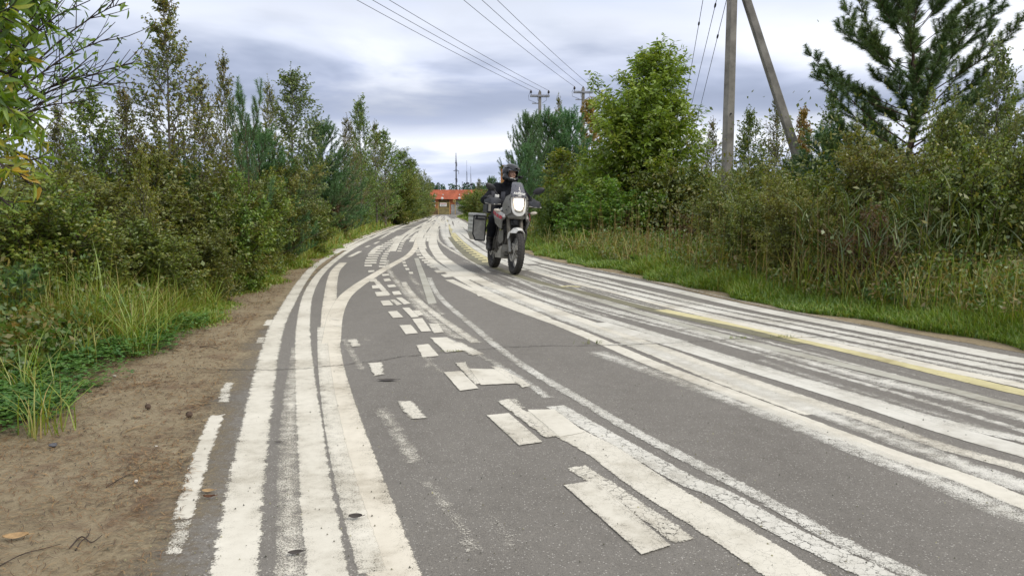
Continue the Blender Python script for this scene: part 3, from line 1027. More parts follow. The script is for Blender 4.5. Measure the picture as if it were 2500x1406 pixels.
# wall with three openings between piers
z1 = fz(487, Yb)
ox = fx(1125, Yb)
open_px = [(1056.5, 1071), (1098.5, 1110), (1112, 1140)]
cuts = sorted([(fx(a, Yb) - ox, fx(b, Yb) - ox) for a, b in [(1071.5, 1098), (1112, 1142)]])
xs = [-bw / 2 + 1] + [c for q in cuts for c in q] + [bw / 2]
for i in range(0, len(xs), 2):
    m.box(((xs[i] + xs[i + 1]) / 2, 2.0, z1 / 2), (xs[i + 1] - xs[i], 4, z1))
m.box((0.5, 4.2, z1 / 2), (bw - 1, .3, z1))
m.build('wall', M_BRICK, bb)
m = MB()
zt = fz(464, Yb)
m.slab([(-bw / 2, -.5, z1), (-bw / 2, 0.6, zt), (-bw / 2, 6, zt), (-bw / 2, 6, z1)], (bw + .6, 0, 0))
rf = m.build('roof', M_ROOFR, bb)
for i, (a, mm) in enumerate(zip(cuts, (M_OLV, M_GREYW))):
    m = MB()
    m.box(((a[0] + a[1]) / 2, .5, z1 / 2 - .03), (a[1] - a[0] - .05, .12, z1 - .06))
    m.build('garage_door', mm, bb)
m = MB()
m.box((fx(1132, Yb) - ox, .35, fz(494, Yb)), (1.35, .1, .9))
m.build('window_shutter', M_GREEN, bb)
for px, py in ((1081.5, 485), (1123, 484.5)):
    m = MB()
    m.ell((fx(px, Yb) - ox, -.75, fz(py, Yb)), (.26, .12, .26), 14)
    lo = m.build('wall_lamp', M_WHITE, bb, True)
    m = MB()
    m.tube([(fx(px, Yb) - ox, -.70, fz(py, Yb)), (fx(px, Yb) - ox, -.2, fz(py, Yb) + .35)], .04, 6)
    m.build('bracket', M_DARK, lo)
for px, py in ((1063.5, 476), (1063.5, 484), (1063.5, 493), (1063.5, 502), (1083, 476), (1123, 476), (1144.5, 474), (1144.5, 482)):
    m = MB()
    yy = -.06 if py > 487 else (-.62 + (487 - py) / 23 * 1.05)
    m.box((fx(px, Yb) - ox, yy, fz(py, Yb)), (.2, .14, .2))
    m.build('vent_cap', M_WHITE, bb)
m = MB()
m.lathe([(0.12, 0), (.30, 0), (.30, .12), (.12, .12)], (fx(1111, Yb) - ox, -.75, fz(491, Yb)), 'y', 18, True)
m.build('wheel_emblem', M_YELP, bb)

# gate
Yg = 122.0
gx = fx(1078, Yg)
gt = thing('metal_gate', 'ochre metal yard gate with dark solid lower panels closing the road end', 'gate', (gx, Yg, 0))
gw = fx(1112, Yg) - fx(1044, Yg)
ztop = fz(494.5, Yg)
for k in (0, .40, .80, 1):
    m = MB()
    m.box((-gw / 2 + k * gw, 0, ztop / 2), (.10, .10, ztop + .1))
    m.build('post', M_YELP, gt)
for i in range(2):
    x0 = -gw / 2 + (0, .40)[i] * gw + .06
    x1 = -gw / 2 + (.40, .80)[i] * gw - .06
    m = MB()
    for zz_ in (.12, ztop * .52, ztop - .06):
        m.box(((x0 + x1) / 2, 0, zz_), (x1 - x0, .05, .07))
    for k in range(12):
        m.box((x0 + (k + .5) * (x1 - x0) / 12, 0, ztop * .76), (.02, .02, ztop * .46))
    m.build('gate_leaf', M_YELP, gt)
    m = MB()
    m.box(((x0 + x1) / 2, -.04, ztop * .27), (x1 - x0, .02, ztop * .44))
    m.build('lower_panel', (M_PANEL, M_OLV)[i], gt)
sg = thing('sign_board', 'white sign board with red text over black numbers on the ochre gate', 'sign', (fx(1083, Yg - .2), Yg - .12, fz(500, Yg)))
m = MB()
m.box((0, 0, 0), (1.08, .03, .56))
m.build('board', M_WHITE, sg, bevel=.004)
text_mesh('red_text', 'ВНИМАНИЕ', .17, M_RED, sg, (0, -.018, .12), (PI / 2, 0, 0), bold=.004)
text_mesh('black_text', '548-84-96', .20, M_BLACK, sg, (0, -.018, -.12), (PI / 2, 0, 0), bold=.008)
wl = thing('concrete_wall', 'short grey concrete wall beside the ochre gate', 'wall', (fx(1122, Yg + 6), Yg + 6, 0))
m = MB()
for k in range(4):
    m.box((-1.05 + k * .7, 0, .8), (.68, .16, 1.6))
    m.box((-1.05 + k * .7, -.005, 1.63), (.70, .22, .07))
m.build('wall_panel', M_GREYW, wl, bevel=.01)

# brick chimney behind the rider
Yc = 170.0
ch = thing('brick_chimney', 'stubby square brick chimney with a flat cap rising beyond the young pines', 'chimney', (fx(1237, Yc), Yc, 0))
zc = fz(413, Yc)
m = MB()
m.box((0, 0, zc / 2), (2.5, 2.5, zc))
m.build('shaft', M_BRICK, ch)
m = MB()
m.box((0, 0, zc + .18), (3.0, 3.0, .42))
m.box((0, 0, zc + .55), (2.2, 2.2, .32))
m.build('cap', M_PANEL, ch, bevel=.03)
m = MB()
m.box((-1.29, 0, zc / 2 + .3), (.10, 1.6, zc * .9))
m.build('pipe_duct', M_WHITE, ch)

# radio and power masts
Yp = 240.0


def lattice(m, z0, z1, w0, w1, n, t):
    for i in range(n):
        a, b = z0 + (z1 - z0) * i / n, z0 + (z1 - z0) * (i + 1) / n
        wa, wb = w0 + (w1 - w0) * i / n, w0 + (w1 - w0) * (i + 1) / n
        ca = [(-wa, -wa), (wa, -wa), (wa, wa), (-wa, wa)]
        cb = [(-wb, -wb), (wb, -wb), (wb, wb), (-wb, wb)]
        for k in range(4):
            k2 = (k + 1) % 4
            m.tube([(*ca[k], a), (*cb[k], b)], t, 4, False)
            m.tube([(*ca[k], a), (*cb[k2], b)], t * .7, 4, False)
            m.tube([(*cb[k], b), (*cb[k2], b)], t * .7, 4, False)


py_ = thing('power_pylon', 'tall dark transmission pole with short crossarms and a lattice top above the far wood', 'pylon', (fx(1115, Yp), Yp, 0))
zt = fz(377, Yp)
zm = fz(395, Yp)
m = MB()
m.tube([(0, 0, 0), (0, 0, fz(440, Yp)), (0, 0, zm)], [.24, .2, .16], 10)
m.build('shaft', M_DARK, py_, True)
m = MB()
lattice(m, zm - .2, zt, .2, .05, 6, .035)
m.box((0, 0, zt), (.2, .2, .3))
m.build('lattice_top', M_DARK, py_)
for yy, hw in ((400.5, .38), (419, .85), (439, .45)):
    z = fz(yy, Yp)
    m = MB()
    m.box((0, 0, z), (2 * hw, .12, .13))
    m.tube([(-hw * .8, 0, z), (0, 0, z + .55)], .04, 5)
    m.tube([(hw * .8, 0, z), (0, 0, z + .55)], .04, 5)
    ca = m.build('crossarm', M_DARK, py_)
    m = MB()
    for k in range(9):
        m.lathe([(0, 0), (.10, 0), (.05, .09), (0, .09)], (hw * (.95 if hw > .8 else .7), 0, z - .18 - k * .1), 'z', 8)
    m.build('insulator_string', M_INS, ca)
for i, (px, yb, ym, yt, lab) in enumerate(((1140.7, 462, 418, 392, 'taller slim lattice radio mast with a whip aerial above the far wood'), (1150.2, 462, 424, 406, 'shorter slim lattice radio mast with a whip aerial next to the taller mast'))):
    t = thing('radio_mast', lab, 'mast', (fx(px, Yp + 5), Yp + 5, 0), group='radio masts above the far wood')
    m = MB()
    lattice(m, 0, fz(449, Yp), .27, .25, 10, .035)
    lattice(m, fz(449, Yp), fz(ym, Yp), .25, .08, 10, .03)
    m.build('lattice_shaft', M_STEEL if i else M_DARK, t)
    m = MB()
    m.tube([(0, 0, fz(ym, Yp)), (0, 0, fz(yt, Yp))], .035, 6)
    m.build('whip_aerial', M_DARK, t)
    m = MB()
    m.ell((.3, -.3, fz(447.5 + i * 3, Yp)), (.5, .2, .35), 12)
    m.build('dish', M_DARK, t, True)
for i, (px, yt) in enumerate(((1129.5, 446), (1051, 446), (1072, 447))):
    lab = ['short grey post sticking up over the red roof between pylon and radio masts', 'thin dark post at the end of the tree row above the roof',
           'thin dark post in front of the far wood, between tree row and pylon'][i]
    t = thing('lamp_post', lab, 'post', (fx(px, 200), 200, 0), group='thin posts above the red roof')
    m = MB()
    m.tube([(0, 0, 0), (0, 0, fz(yt, 200))], [.09, .06], 8)
    m.build('shaft', M_STEEL, t, True)
    m = MB()
    m.box((0.08, 0, fz(yt, 200)), (.36, .16, .14))
    m.build('lamp_head', M_DARK, t, bevel=.02)

# ------------------------------------------------------------------ vegetation builders
def perp(d, rng):
    r = rng.normal(size=d.shape)
    r -= d * (r * d).sum(-1, keepdims=True)
    return r / (np.linalg.norm(r, axis=-1, keepdims=True) + 1e-9)


def unit(v):
    return v / (np.linalg.norm(v, axis=-1, keepdims=True) + 1e-9)


def leaves(p, d, nrm, Ln, Wd, shape=0.45, fold=0.25, six=False):
    """rhombus leaves; returns verts, faces"""
    n = len(p)
    side = unit(np.cross(d, nrm))
    up = np.cross(side, d)
    Ln = Ln[:, None]
    Wd = Wd[:, None]
    if six:
        b = p
        l1 = p + d * Ln * .28 + side * Wd * .46 + up * Wd * fold
        l2 = p + d * Ln * .66 + side * Wd * .40 + up * Wd * fold * .6 - nrm * 0
        tp = p + d * Ln - up * Ln * .10
        r2 = p + d * Ln * .66 - side * Wd * .40 + up * Wd * fold * .6
        r1 = p + d * Ln * .28 - side * Wd * .46 + up * Wd * fold
        v = np.stack([b, l1, l2, tp, r2, r1], 1).reshape(-1, 3)
        i = np.arange(n)[:, None] * 6
        f = np.concatenate([i + np.array([[0, 3, 2, 1]]), i + np.array([[0, 5, 4, 3]])])
        return v, f, 6
    l = p + d * Ln * shape + side * Wd / 2 + up * Wd * fold
    r = p + d * Ln * shape - side * Wd / 2 + up * Wd * fold
    t = p + d * Ln
    v = np.stack([p, r, t, l], 1).reshape(-1, 3)
    f = np.arange(4 * n).reshape(-1, 4)
    return v, f, 4


def twig_tubes(a, b, ra, rb):
    n = len(a)
    d = unit(b - a)
    h = np.where(np.abs(d[:, 2:3]) > .9, np.array([[1., 0, 0]]), np.array([[0, 0, 1.]]))
    u = unit(np.cross(d, h))
    w = np.cross(d, u)
    vs = []
    for e, rr_ in ((a, ra), (b, rb)):
        for k in range(3):
            an = 2 * PI * k / 3
            vs.append(e + (u * math.cos(an) + w * math.sin(an)) * rr_[:, None])
    v = np.stack(vs, 1).reshape(-1, 3)
    i = np.arange(n)[:, None] * 6
    f = np.concatenate([i + np.array([[k, (k + 1) % 3, 3 + (k + 1) % 3, 3 + k]]) for k in range(3)])
    return v, f


def ring_tube(pts, rad, n=6):
    pts = np.asarray(pts)
    t = unit(np.gradient(pts, axis=0))
    h = np.array([1., 0, 0]) if abs(t[0, 2]) > .8 else np.array([0, 0, 1.])
    u = unit(np.cross(t, h))
    w = np.cross(t, u)
    a = 2 * PI * np.arange(n) / n
    v = pts[:, None] + (u[:, None] * np.cos(a)[None, :, None] + w[:, None] * np.sin(a)[None, :, None]) * np.asarray(rad)[:, None, None]
    v = v.reshape(-1, 3)
    m_ = len(pts)
    i = np.arange(m_ - 1)[:, None] * n
    k = np.arange(n)[None]
    k2 = (k + 1) % n
    f = np.stack([i + k, i + k2, i + n + k2, i + n + k], -1).reshape(-1, 4)
    return v, f


def grow(seed, H, RAD, prof, nb=40, t0=.1, el0=50, el1=65, arch=.15, stems=1, splay=.25, trunk=.05, nsub=9, sublen=.45,
         nleaf=9, ll=.05, lw=.03, droop=.5, needle=False, up=.2, wig=.05, tdroop=.25, six=False, sub0=.2, jit=.3, whorl=0, leafy_top=True, wood=True, clumpy=.35):
    rng = np.random.default_rng(seed)
    wv, wf, wo = [], [], 0
    TS, TD, TL, TR = [], [], [], []

    def addw(v, f):
        nonlocal wo
        wv.append(v)
        wf.append(f + wo)
        wo += len(v)

    for s in range(stems):
        az = rng.random() * 2 * PI
        hs = H * (1 if s == 0 else rng.uniform(.62, .95))
        lean = (0 if stems == 1 else splay * rng.uniform(.4, 1.2)) * RAD
        zs = np.linspace(0, 1, 9)
        path = np.stack([np.cos(az) * lean * zs ** .8 + np.cumsum(rng.normal(0, wig * .12, 9)) * hs * .3,
                         np.sin(az) * lean * zs ** .8 + np.cumsum(rng.normal(0, wig * .12, 9)) * hs * .3, zs * hs], 1)
        path[0, :2] *= .2
        tr = trunk * (1 if s == 0 else .7)
        rad = tr * (1 - zs * .93)
        if wood:
            addw(*ring_tube(path, rad, 7))
        nbs = nb if stems == 1 else max(6, int(nb / stems * (1.5 if s == 0 else .9)))
        for b in range(nbs):
            if whorl:
                lev = (b // whorl + .5) / max(1, nbs // whorl)
                t = t0 + (1 - t0) * lev ** .9 + rng.normal(0, .006)
            else:
                t = t0 + (1 - t0) * (b + rng.random()) / nbs
            t = min(t, .985)
            st = np.array([np.interp(t, zs, path[:, k]) for k in range(3)])
            a = b * 2.39996 + rng.normal(0, .5)
            if whorl:
                a = 2 * PI * (b % whorl) / whorl + (b // whorl) * .7 + rng.normal(0, .25)
            e = R(el0 + (el1 - el0) * t + rng.normal(0, 8))
            Lb = RAD * prof(t) * rng.uniform(1 - jit, 1 + jit * .5) / max(.35, math.cos(e)) * (1 if stems == 1 else .8)
            if Lb < .05:
                continue
            d = np.array([math.cos(a) * math.cos(e), math.sin(a) * math.cos(e), math.sin(e)])
            q = np.linspace(0, 1, 6)[:, None]
            bp = st + d * Lb * q + np.array([0, 0, arch * Lb]) * q ** 2 + np.cumsum(rng.normal(0, wig * Lb * .12, (6, 3)), 0) * (q > 0)
            br = max(.004, tr * (1 - t * .9) * .42) * (1 - q[:, 0] * .8)
            if wood:
                addw(*ring_tube(bp, br, 5))
            ns = max(3, int(nsub * (0.45 + Lb / RAD)))
            u = sub0 + (1 - sub0) * (np.arange(ns) + rng.random(ns)) / ns
            sp = np.stack([np.interp(u, q[:, 0], bp[:, k]) for k in range(3)], 1)
            bd = unit(np.gradient(bp, axis=0))
            sdir = np.stack([np.interp(u, q[:, 0], bd[:, k]) for k in range(3)], 1)
            pd = perp(sdir, rng)
            td = unit(sdir * rng.uniform(.5, 1.1, (ns, 1)) + pd * .75 + np.array([0, 0, up]))
            tl = sublen * (1.15 - .55 * u) * rng.uniform(.6, 1.2, ns) * min(1.0, .45 + Lb / RAD)
            TS.append(sp); TD.append(td); TL.append(tl); TR.append(np.full(ns, rng.random()))
            # tip
            TS.append(bp[-1:]); TD.append(unit(bd[-1:] + np.array([0, 0, up]))); TL.append(np.array([sublen * .6])); TR.append(np.full(1, rng.random()))
        TS.append(path[-1:]); TD.append(np.array([[0, 0, 1.]])); TL.append(np.array([sublen * .9])); TR.append(np.full(1, .5))
    TS = np.vstack(TS); TD = np.vstack(TD); TL = np.concatenate(TL); TR = np.concatenate(TR)
    TE = TS + TD * TL[:, None] - np.array([0, 0, 1.]) * (tdroop * TL ** 2)[:, None]
    if wood:
        addw(*twig_tubes(TS, TE, np.full(len(TS), .0060 if not needle else .009), np.full(len(TS), .0028 if not needle else .004)))
    # leaves
    nT = len(TS)
    k = nleaf
    u = (np.arange(k)[None] + rng.random((nT, k))) / k
    u = .06 + .94 * u
    p = TS[:, None] + TD[:, None] * (TL[:, None] * u)[..., None] - np.array([0, 0, 1.]) * (tdroop * (TL[:, None] * u) ** 2)[..., None]
    td = np.repeat(TD[:, None], k, 1)
    td[..., 2] -= 2 * tdroop * TL[:, None] * u * .7
    td = unit(td)
    p = p.reshape(-1, 3)
    td = td.reshape(-1, 3)
    pd = perp(td, rng)
    if needle:
        d = unit(td * rng.uniform(.35, 1.1, (len(p), 1)) + pd)
        nr = perp(d, rng)
        Ln = ll * rng.uniform(.7, 1.15, len(p))
        Wd = np.full(len(p), lw)
        side = np.cross(d, nr)
        v = np.stack([p - side * lw / 2, p + side * lw / 2, p + d * Ln[:, None]], 1).reshape(-1, 3)
        f = np.arange(len(v)).reshape(-1, 3)
        kk = 3
    else:
        d = unit(td * .55 + pd * .85 + np.array([0, 0, -droop]) * rng.uniform(.2, 1.3, (len(p), 1)))
        nr = unit(perp(d, rng) * .75 + np.array([0, 0, .8]))
        nr = unit(nr - d * (nr * d).sum(-1, keepdims=True))
        Ln = ll * rng.uniform(.6, 1.25, len(p))
        Wd = lw * rng.uniform(.7, 1.2, len(p))
        v, f, kk = leaves(p, d, nr, Ln, Wd, six=six)
    rn = np.clip(rng.random(len(p)) * (1 - clumpy) + np.repeat(TR, k) * clumpy, 0, 1)
    return (np.vstack(wv), np.vstack(wf)) if wood else None, (v, f), np.repeat(rn, kk)


def proto(name, wood_m, leaf_m, **kw):
    w, l, rn = grow(**kw)
    return dict(wood=np_mesh(name + '_wood', w[0], [w[1]], wood_m, smooth=True), leaf=np_mesh(name + '_leaf', l[0], [l[1]], leaf_m, {'rnd': rn}),
                H=float(np.percentile(l[0][:, 2], 99.97 if name == 'willow' else 99.9)), R=float(np.percentile(np.hypot(l[0][:, 0], l[0][:, 1]), 95)))


# leaf colours (linear albedo)
G_BIRCH = leaf_mat('birch_leaf', [(.040, .060, .012), (.065, .088, .018), (.095, .110, .022), (.125, .112, .022), (.15, .098, .024)])
G_BIRCHG = leaf_mat('birch_leaf_green', [(.038, .075, .016), (.060, .105, .022), (.090, .130, .030), (.125, .135, .030)], gain=1.15)
G_BIRCHB = leaf_mat('birch_leaf_cool', [(.050, .080, .038), (.075, .110, .052), (.105, .140, .065), (.14, .16, .08)])
G_WILLOW = leaf_mat('willow_leaf', [(.050, .095, .013), (.080, .140, .019), (.115, .175, .026), (.13, .19, .03), (.17, .19, .035)], gain=1.25)
G_WILLOWD = leaf_mat('willow_leaf_dark', [(.036, .055, .013), (.058, .080, .018), (.085, .105, .022), (.105, .115, .022), (.125, .098, .022)], gain=1.2)
G_NEARW = leaf_mat('near_willow_leaf', [(.040, .085, .012), (.065, .125, .016), (.10, .165, .02), (.16, .18, .022), (.24, .17, .022)], trans=.45, gain=1.25)
G_BUSH = leaf_mat('bush_leaf', [(.038, .062, .014), (.060, .088, .018), (.085, .112, .022), (.105, .115, .024), (.13, .098, .026)], gain=1.2)
G_BUSHG = leaf_mat('bush_leaf_bright', [(.045, .095, .014), (.070, .135, .020), (.11, .170, .026), (.16, .185, .03)])
G_YELLOW = leaf_mat('yellow_leaf', [(.075, .115, .016), (.105, .135, .018), (.135, .145, .02), (.16, .13, .022)])
G_ORANGE = leaf_mat('orange_leaf', [(.10, .10, .025), (.15, .11, .03), (.19, .115, .035), (.17, .08, .03)])
G_BROWN = leaf_mat('brown_leaf', [(.085, .065, .026), (.13, .085, .032), (.17, .10, .04), (.10, .10, .03)], gain=.6)
G_PINE = leaf_mat('pine_needle', [(.020, .058, .030), (.030, .078, .040), (.045, .100, .050), (.065, .12, .055)], trans=.2, gain=1.45)
G_PINEB = leaf_mat('scots_pine_needle', [(.020, .046, .020), (.034, .066, .026), (.055, .088, .034), (.09, .10, .035)], trans=.2, gain=1.3)
G_FERN = leaf_mat('fern_green', [(.04, .11, .015), (.06, .15, .02), (.09, .18, .03)])

cone = lambda t: (1.03 - t) ** 1.15 * min(1, .6 + t * 3) * 1.15
slim = lambda t: (1.02 - t) ** .85 * min(1, .35 + t * 3.0)
oval = lambda t: math.sqrt(max(.02, 1 - (2 * (t - .38) / 1.28) ** 2))
dome = lambda t: math.sqrt(max(.03, 1 - (max(0, t - .25) / .78) ** 2)) * (.72 + .28 * min(1, t * 3))
pinep = lambda t: (1.03 - t) ** .75

PR = {}
BR = dict(nb=56, nsub=12, sublen=.44, nleaf=9, wig=.11, sub0=.15, jit=.45)
PR['birch'] = [proto('birch', M_BARKW, G_BIRCH, seed=11 + i, H=4.2, RAD=1.0, prof=cone, t0=.08, el0=22, el1=58, trunk=.035, ll=.050, lw=.038, droop=.6, **BR) for i in range(2)]
PR['birch_green'] = [proto('birch_green', M_BARKW, G_BIRCHG, seed=21 + i, H=4.2, RAD=1.0, prof=slim, t0=.04, el0=22, el1=60, trunk=.035, ll=.064, lw=.048, droop=.6, **BR) for i in range(2)]
PR['birch_cool'] = [proto('birch_cool', M_BARKW, G_BIRCHB, seed=31, H=4.6, RAD=1.0, prof=slim, t0=.05, el0=25, el1=60, trunk=.035, ll=.064, lw=.048, droop=.6, **BR)]
PR['birch_yellow'] = [proto('birch_yellow', M_BARKW, G_YELLOW, seed=41, H=3.4, RAD=.8, prof=slim, nb=36, t0=.08, el0=25, el1=60, trunk=.022, nsub=10, sublen=.32, nleaf=9, ll=.07, lw=.055, droop=.5)]
PR['birch_orange'] = [proto('birch_orange', M_BARKW, G_ORANGE, seed=43, H=4.6, RAD=.9, prof=slim, nb=46, t0=.10, el0=30, el1=62, trunk=.03, nsub=10, sublen=.34, nleaf=10, ll=.085, lw=.065, droop=.5)]
PR['willow'] = [proto('willow', M_BARK, G_WILLOW, seed=51, H=5.6, RAD=2.0, prof=lambda t: min(1, .72 + 1.3 * t) * (1.03 - t) ** .62 * 1.12, nb=150, t0=.03, el0=10, el1=60, arch=.15, stems=3, splay=.22, trunk=.07, nsub=19, sublen=.62, nleaf=13, ll=.15, lw=.052, droop=.5, wig=.07, clumpy=.5, sub0=.1)]
SH = dict(t0=.02, el0=5, el1=55, arch=.12, stems=6, splay=.6, wig=.09, sub0=.08, clumpy=.5)
PR['willow_shrub'] = [proto('willow_shrub', M_BARK, G_WILLOWD, seed=61 + i, H=2.9, RAD=1.25, prof=dome, nb=96, trunk=.03, nsub=17, sublen=.44, nleaf=13, ll=.092, lw=.034, droop=.4, **SH) for i in range(2)]
PR['bush'] = [proto('bush', M_BARK, G_BUSH, seed=71 + i, H=2.3, RAD=1.2, prof=dome, nb=96, trunk=.028, nsub=16, sublen=.42, nleaf=13, ll=.066, lw=.045, droop=.45, **SH) for i in range(2)]
PR['bush_green'] = [proto('bush_green', M_BARK, G_BUSHG, seed=81, H=1.9, RAD=1.1, prof=dome, nb=84, trunk=.025, nsub=15, sublen=.40, nleaf=13, ll=.078, lw=.044, droop=.35, **SH)]
PR['bush_brown'] = [proto('bush_brown', M_BARK, G_BROWN, seed=85, H=1.6, RAD=.8, prof=dome, nb=50, trunk=.02, nsub=11, sublen=.34, nleaf=10, ll=.06, lw=.035, droop=.5, **SH)]
PR['pine'] = [proto('pine', M_BARKP, G_PINE, seed=91 + i, H=4.2, RAD=1.3, prof=pinep, nb=70, t0=.02, el0=6, el1=50, arch=.45, trunk=.05, nsub=8, sublen=.50, nleaf=95, ll=.085, lw=.010, needle=True, up=.8, tdroop=-.25, whorl=5, sub0=.10, jit=.2, wig=.03) for i in range(2)]
PR['pine_sapling'] = [proto('pine_sapling', M_BARKP, G_PINE, seed=95, H=2.6, RAD=.62, prof=lambda t: .55 + .5 * (1 - t), nb=14, t0=.2, el0=35, el1=66, arch=.3, trunk=.03, nsub=4, sublen=.42, nleaf=150, ll=.085, lw=.0065, needle=True, up=.9, tdroop=-.25, whorl=4, sub0=.25, jit=.2, wig=.02)]
PR['scots_pine'] = [proto('scots_pine', M_BARKP, G_PINEB, seed=99, H=7.4, RAD=2.35, prof=lambda t: (1.04 - t) ** .36 * min(1, .7 + t), nb=84, t0=.10, el0=0, el1=44, arch=.45, trunk=.11, nsub=20, sublen=.42, nleaf=170, ll=.115, lw=.0085, needle=True, up=.5, tdroop=-.15, whorl=0, sub0=.36, jit=.55, wig=.2)]
PR['far_conifer'] = PR['pine']

NAMES = {'birch': ('birch_tree', 'tree'), 'birch_green': ('birch_tree', 'tree'), 'birch_cool': ('birch_tree', 'tree'), 'birch_yellow': ('birch_sapling', 'tree'),
         'birch_orange': ('birch_tree', 'tree'), 'willow': ('willow_tree', 'tree'), 'willow_shrub': ('willow_shrub', 'shrub'), 'bush': ('leafy_shrub', 'shrub'),
         'bush_green': ('leafy_shrub', 'shrub'), 'bush_brown': ('dry_shrub', 'shrub'), 'pine': ('pine_tree', 'tree'), 'pine_sapling': ('pine_sapling', 'tree'),
         'scots_pine': ('pine_tree', 'tree'), 'far_conifer': ('spruce_tree', 'tree')}
WIDE = {'willow': 1.0, 'scots_pine': 1.1, 'pine': 1.25, 'pine_sapling': 1.0, 'birch_yellow': 1.0, 'birch_orange': 1.0, 'willow_shrub': 1.12}
_pr = np.random.default_rng(77)


def plant(kind, px, ytop, Y, wpx, label, var=0, group=None, sink=0.0, rz=None):
    """px: centre column, ytop: row of the top, wpx: full width in the photo"""
    p = PR[kind][var % len(PR[kind])]
    top = P(px, ytop, Y)
    H = top[2]
    Rr = wpx * Y / FPX / 2 * WIDE.get(kind, 1.2)
    n, cat = NAMES[kind]
    X = top[0]
    if px < 1100 and Y < 40:      # keep crowns off the grass strip and the road
        lim = float(xv(np.array(Y))) + .05
        if X + Rr * .85 > lim:
            Rr = max(.8 * Rr, (lim - X) / .85)
            X = min(X, lim - Rr * .85)
    elif px >= 1100 and Y < 60:
        lim = float(xr(np.array(Y))) + 1.0
        if X - Rr * .85 < lim:
            Rr = max(.75 * Rr, (X - lim) / .85)
            X = max(X, lim + Rr * .85)
    t = thing(n, label, cat, (X, Y, -sink), (0, 0, _pr.random() * 6.28 if rz is None else rz), group)
    s = (Rr / p['R'], Rr / p['R'], (H + sink) / p['H'])
    for nm, me in (('trunk', p['wood']), ('crown', p['leaf'])):
        o = link(nm, me, t)
        o.scale = s
    return t


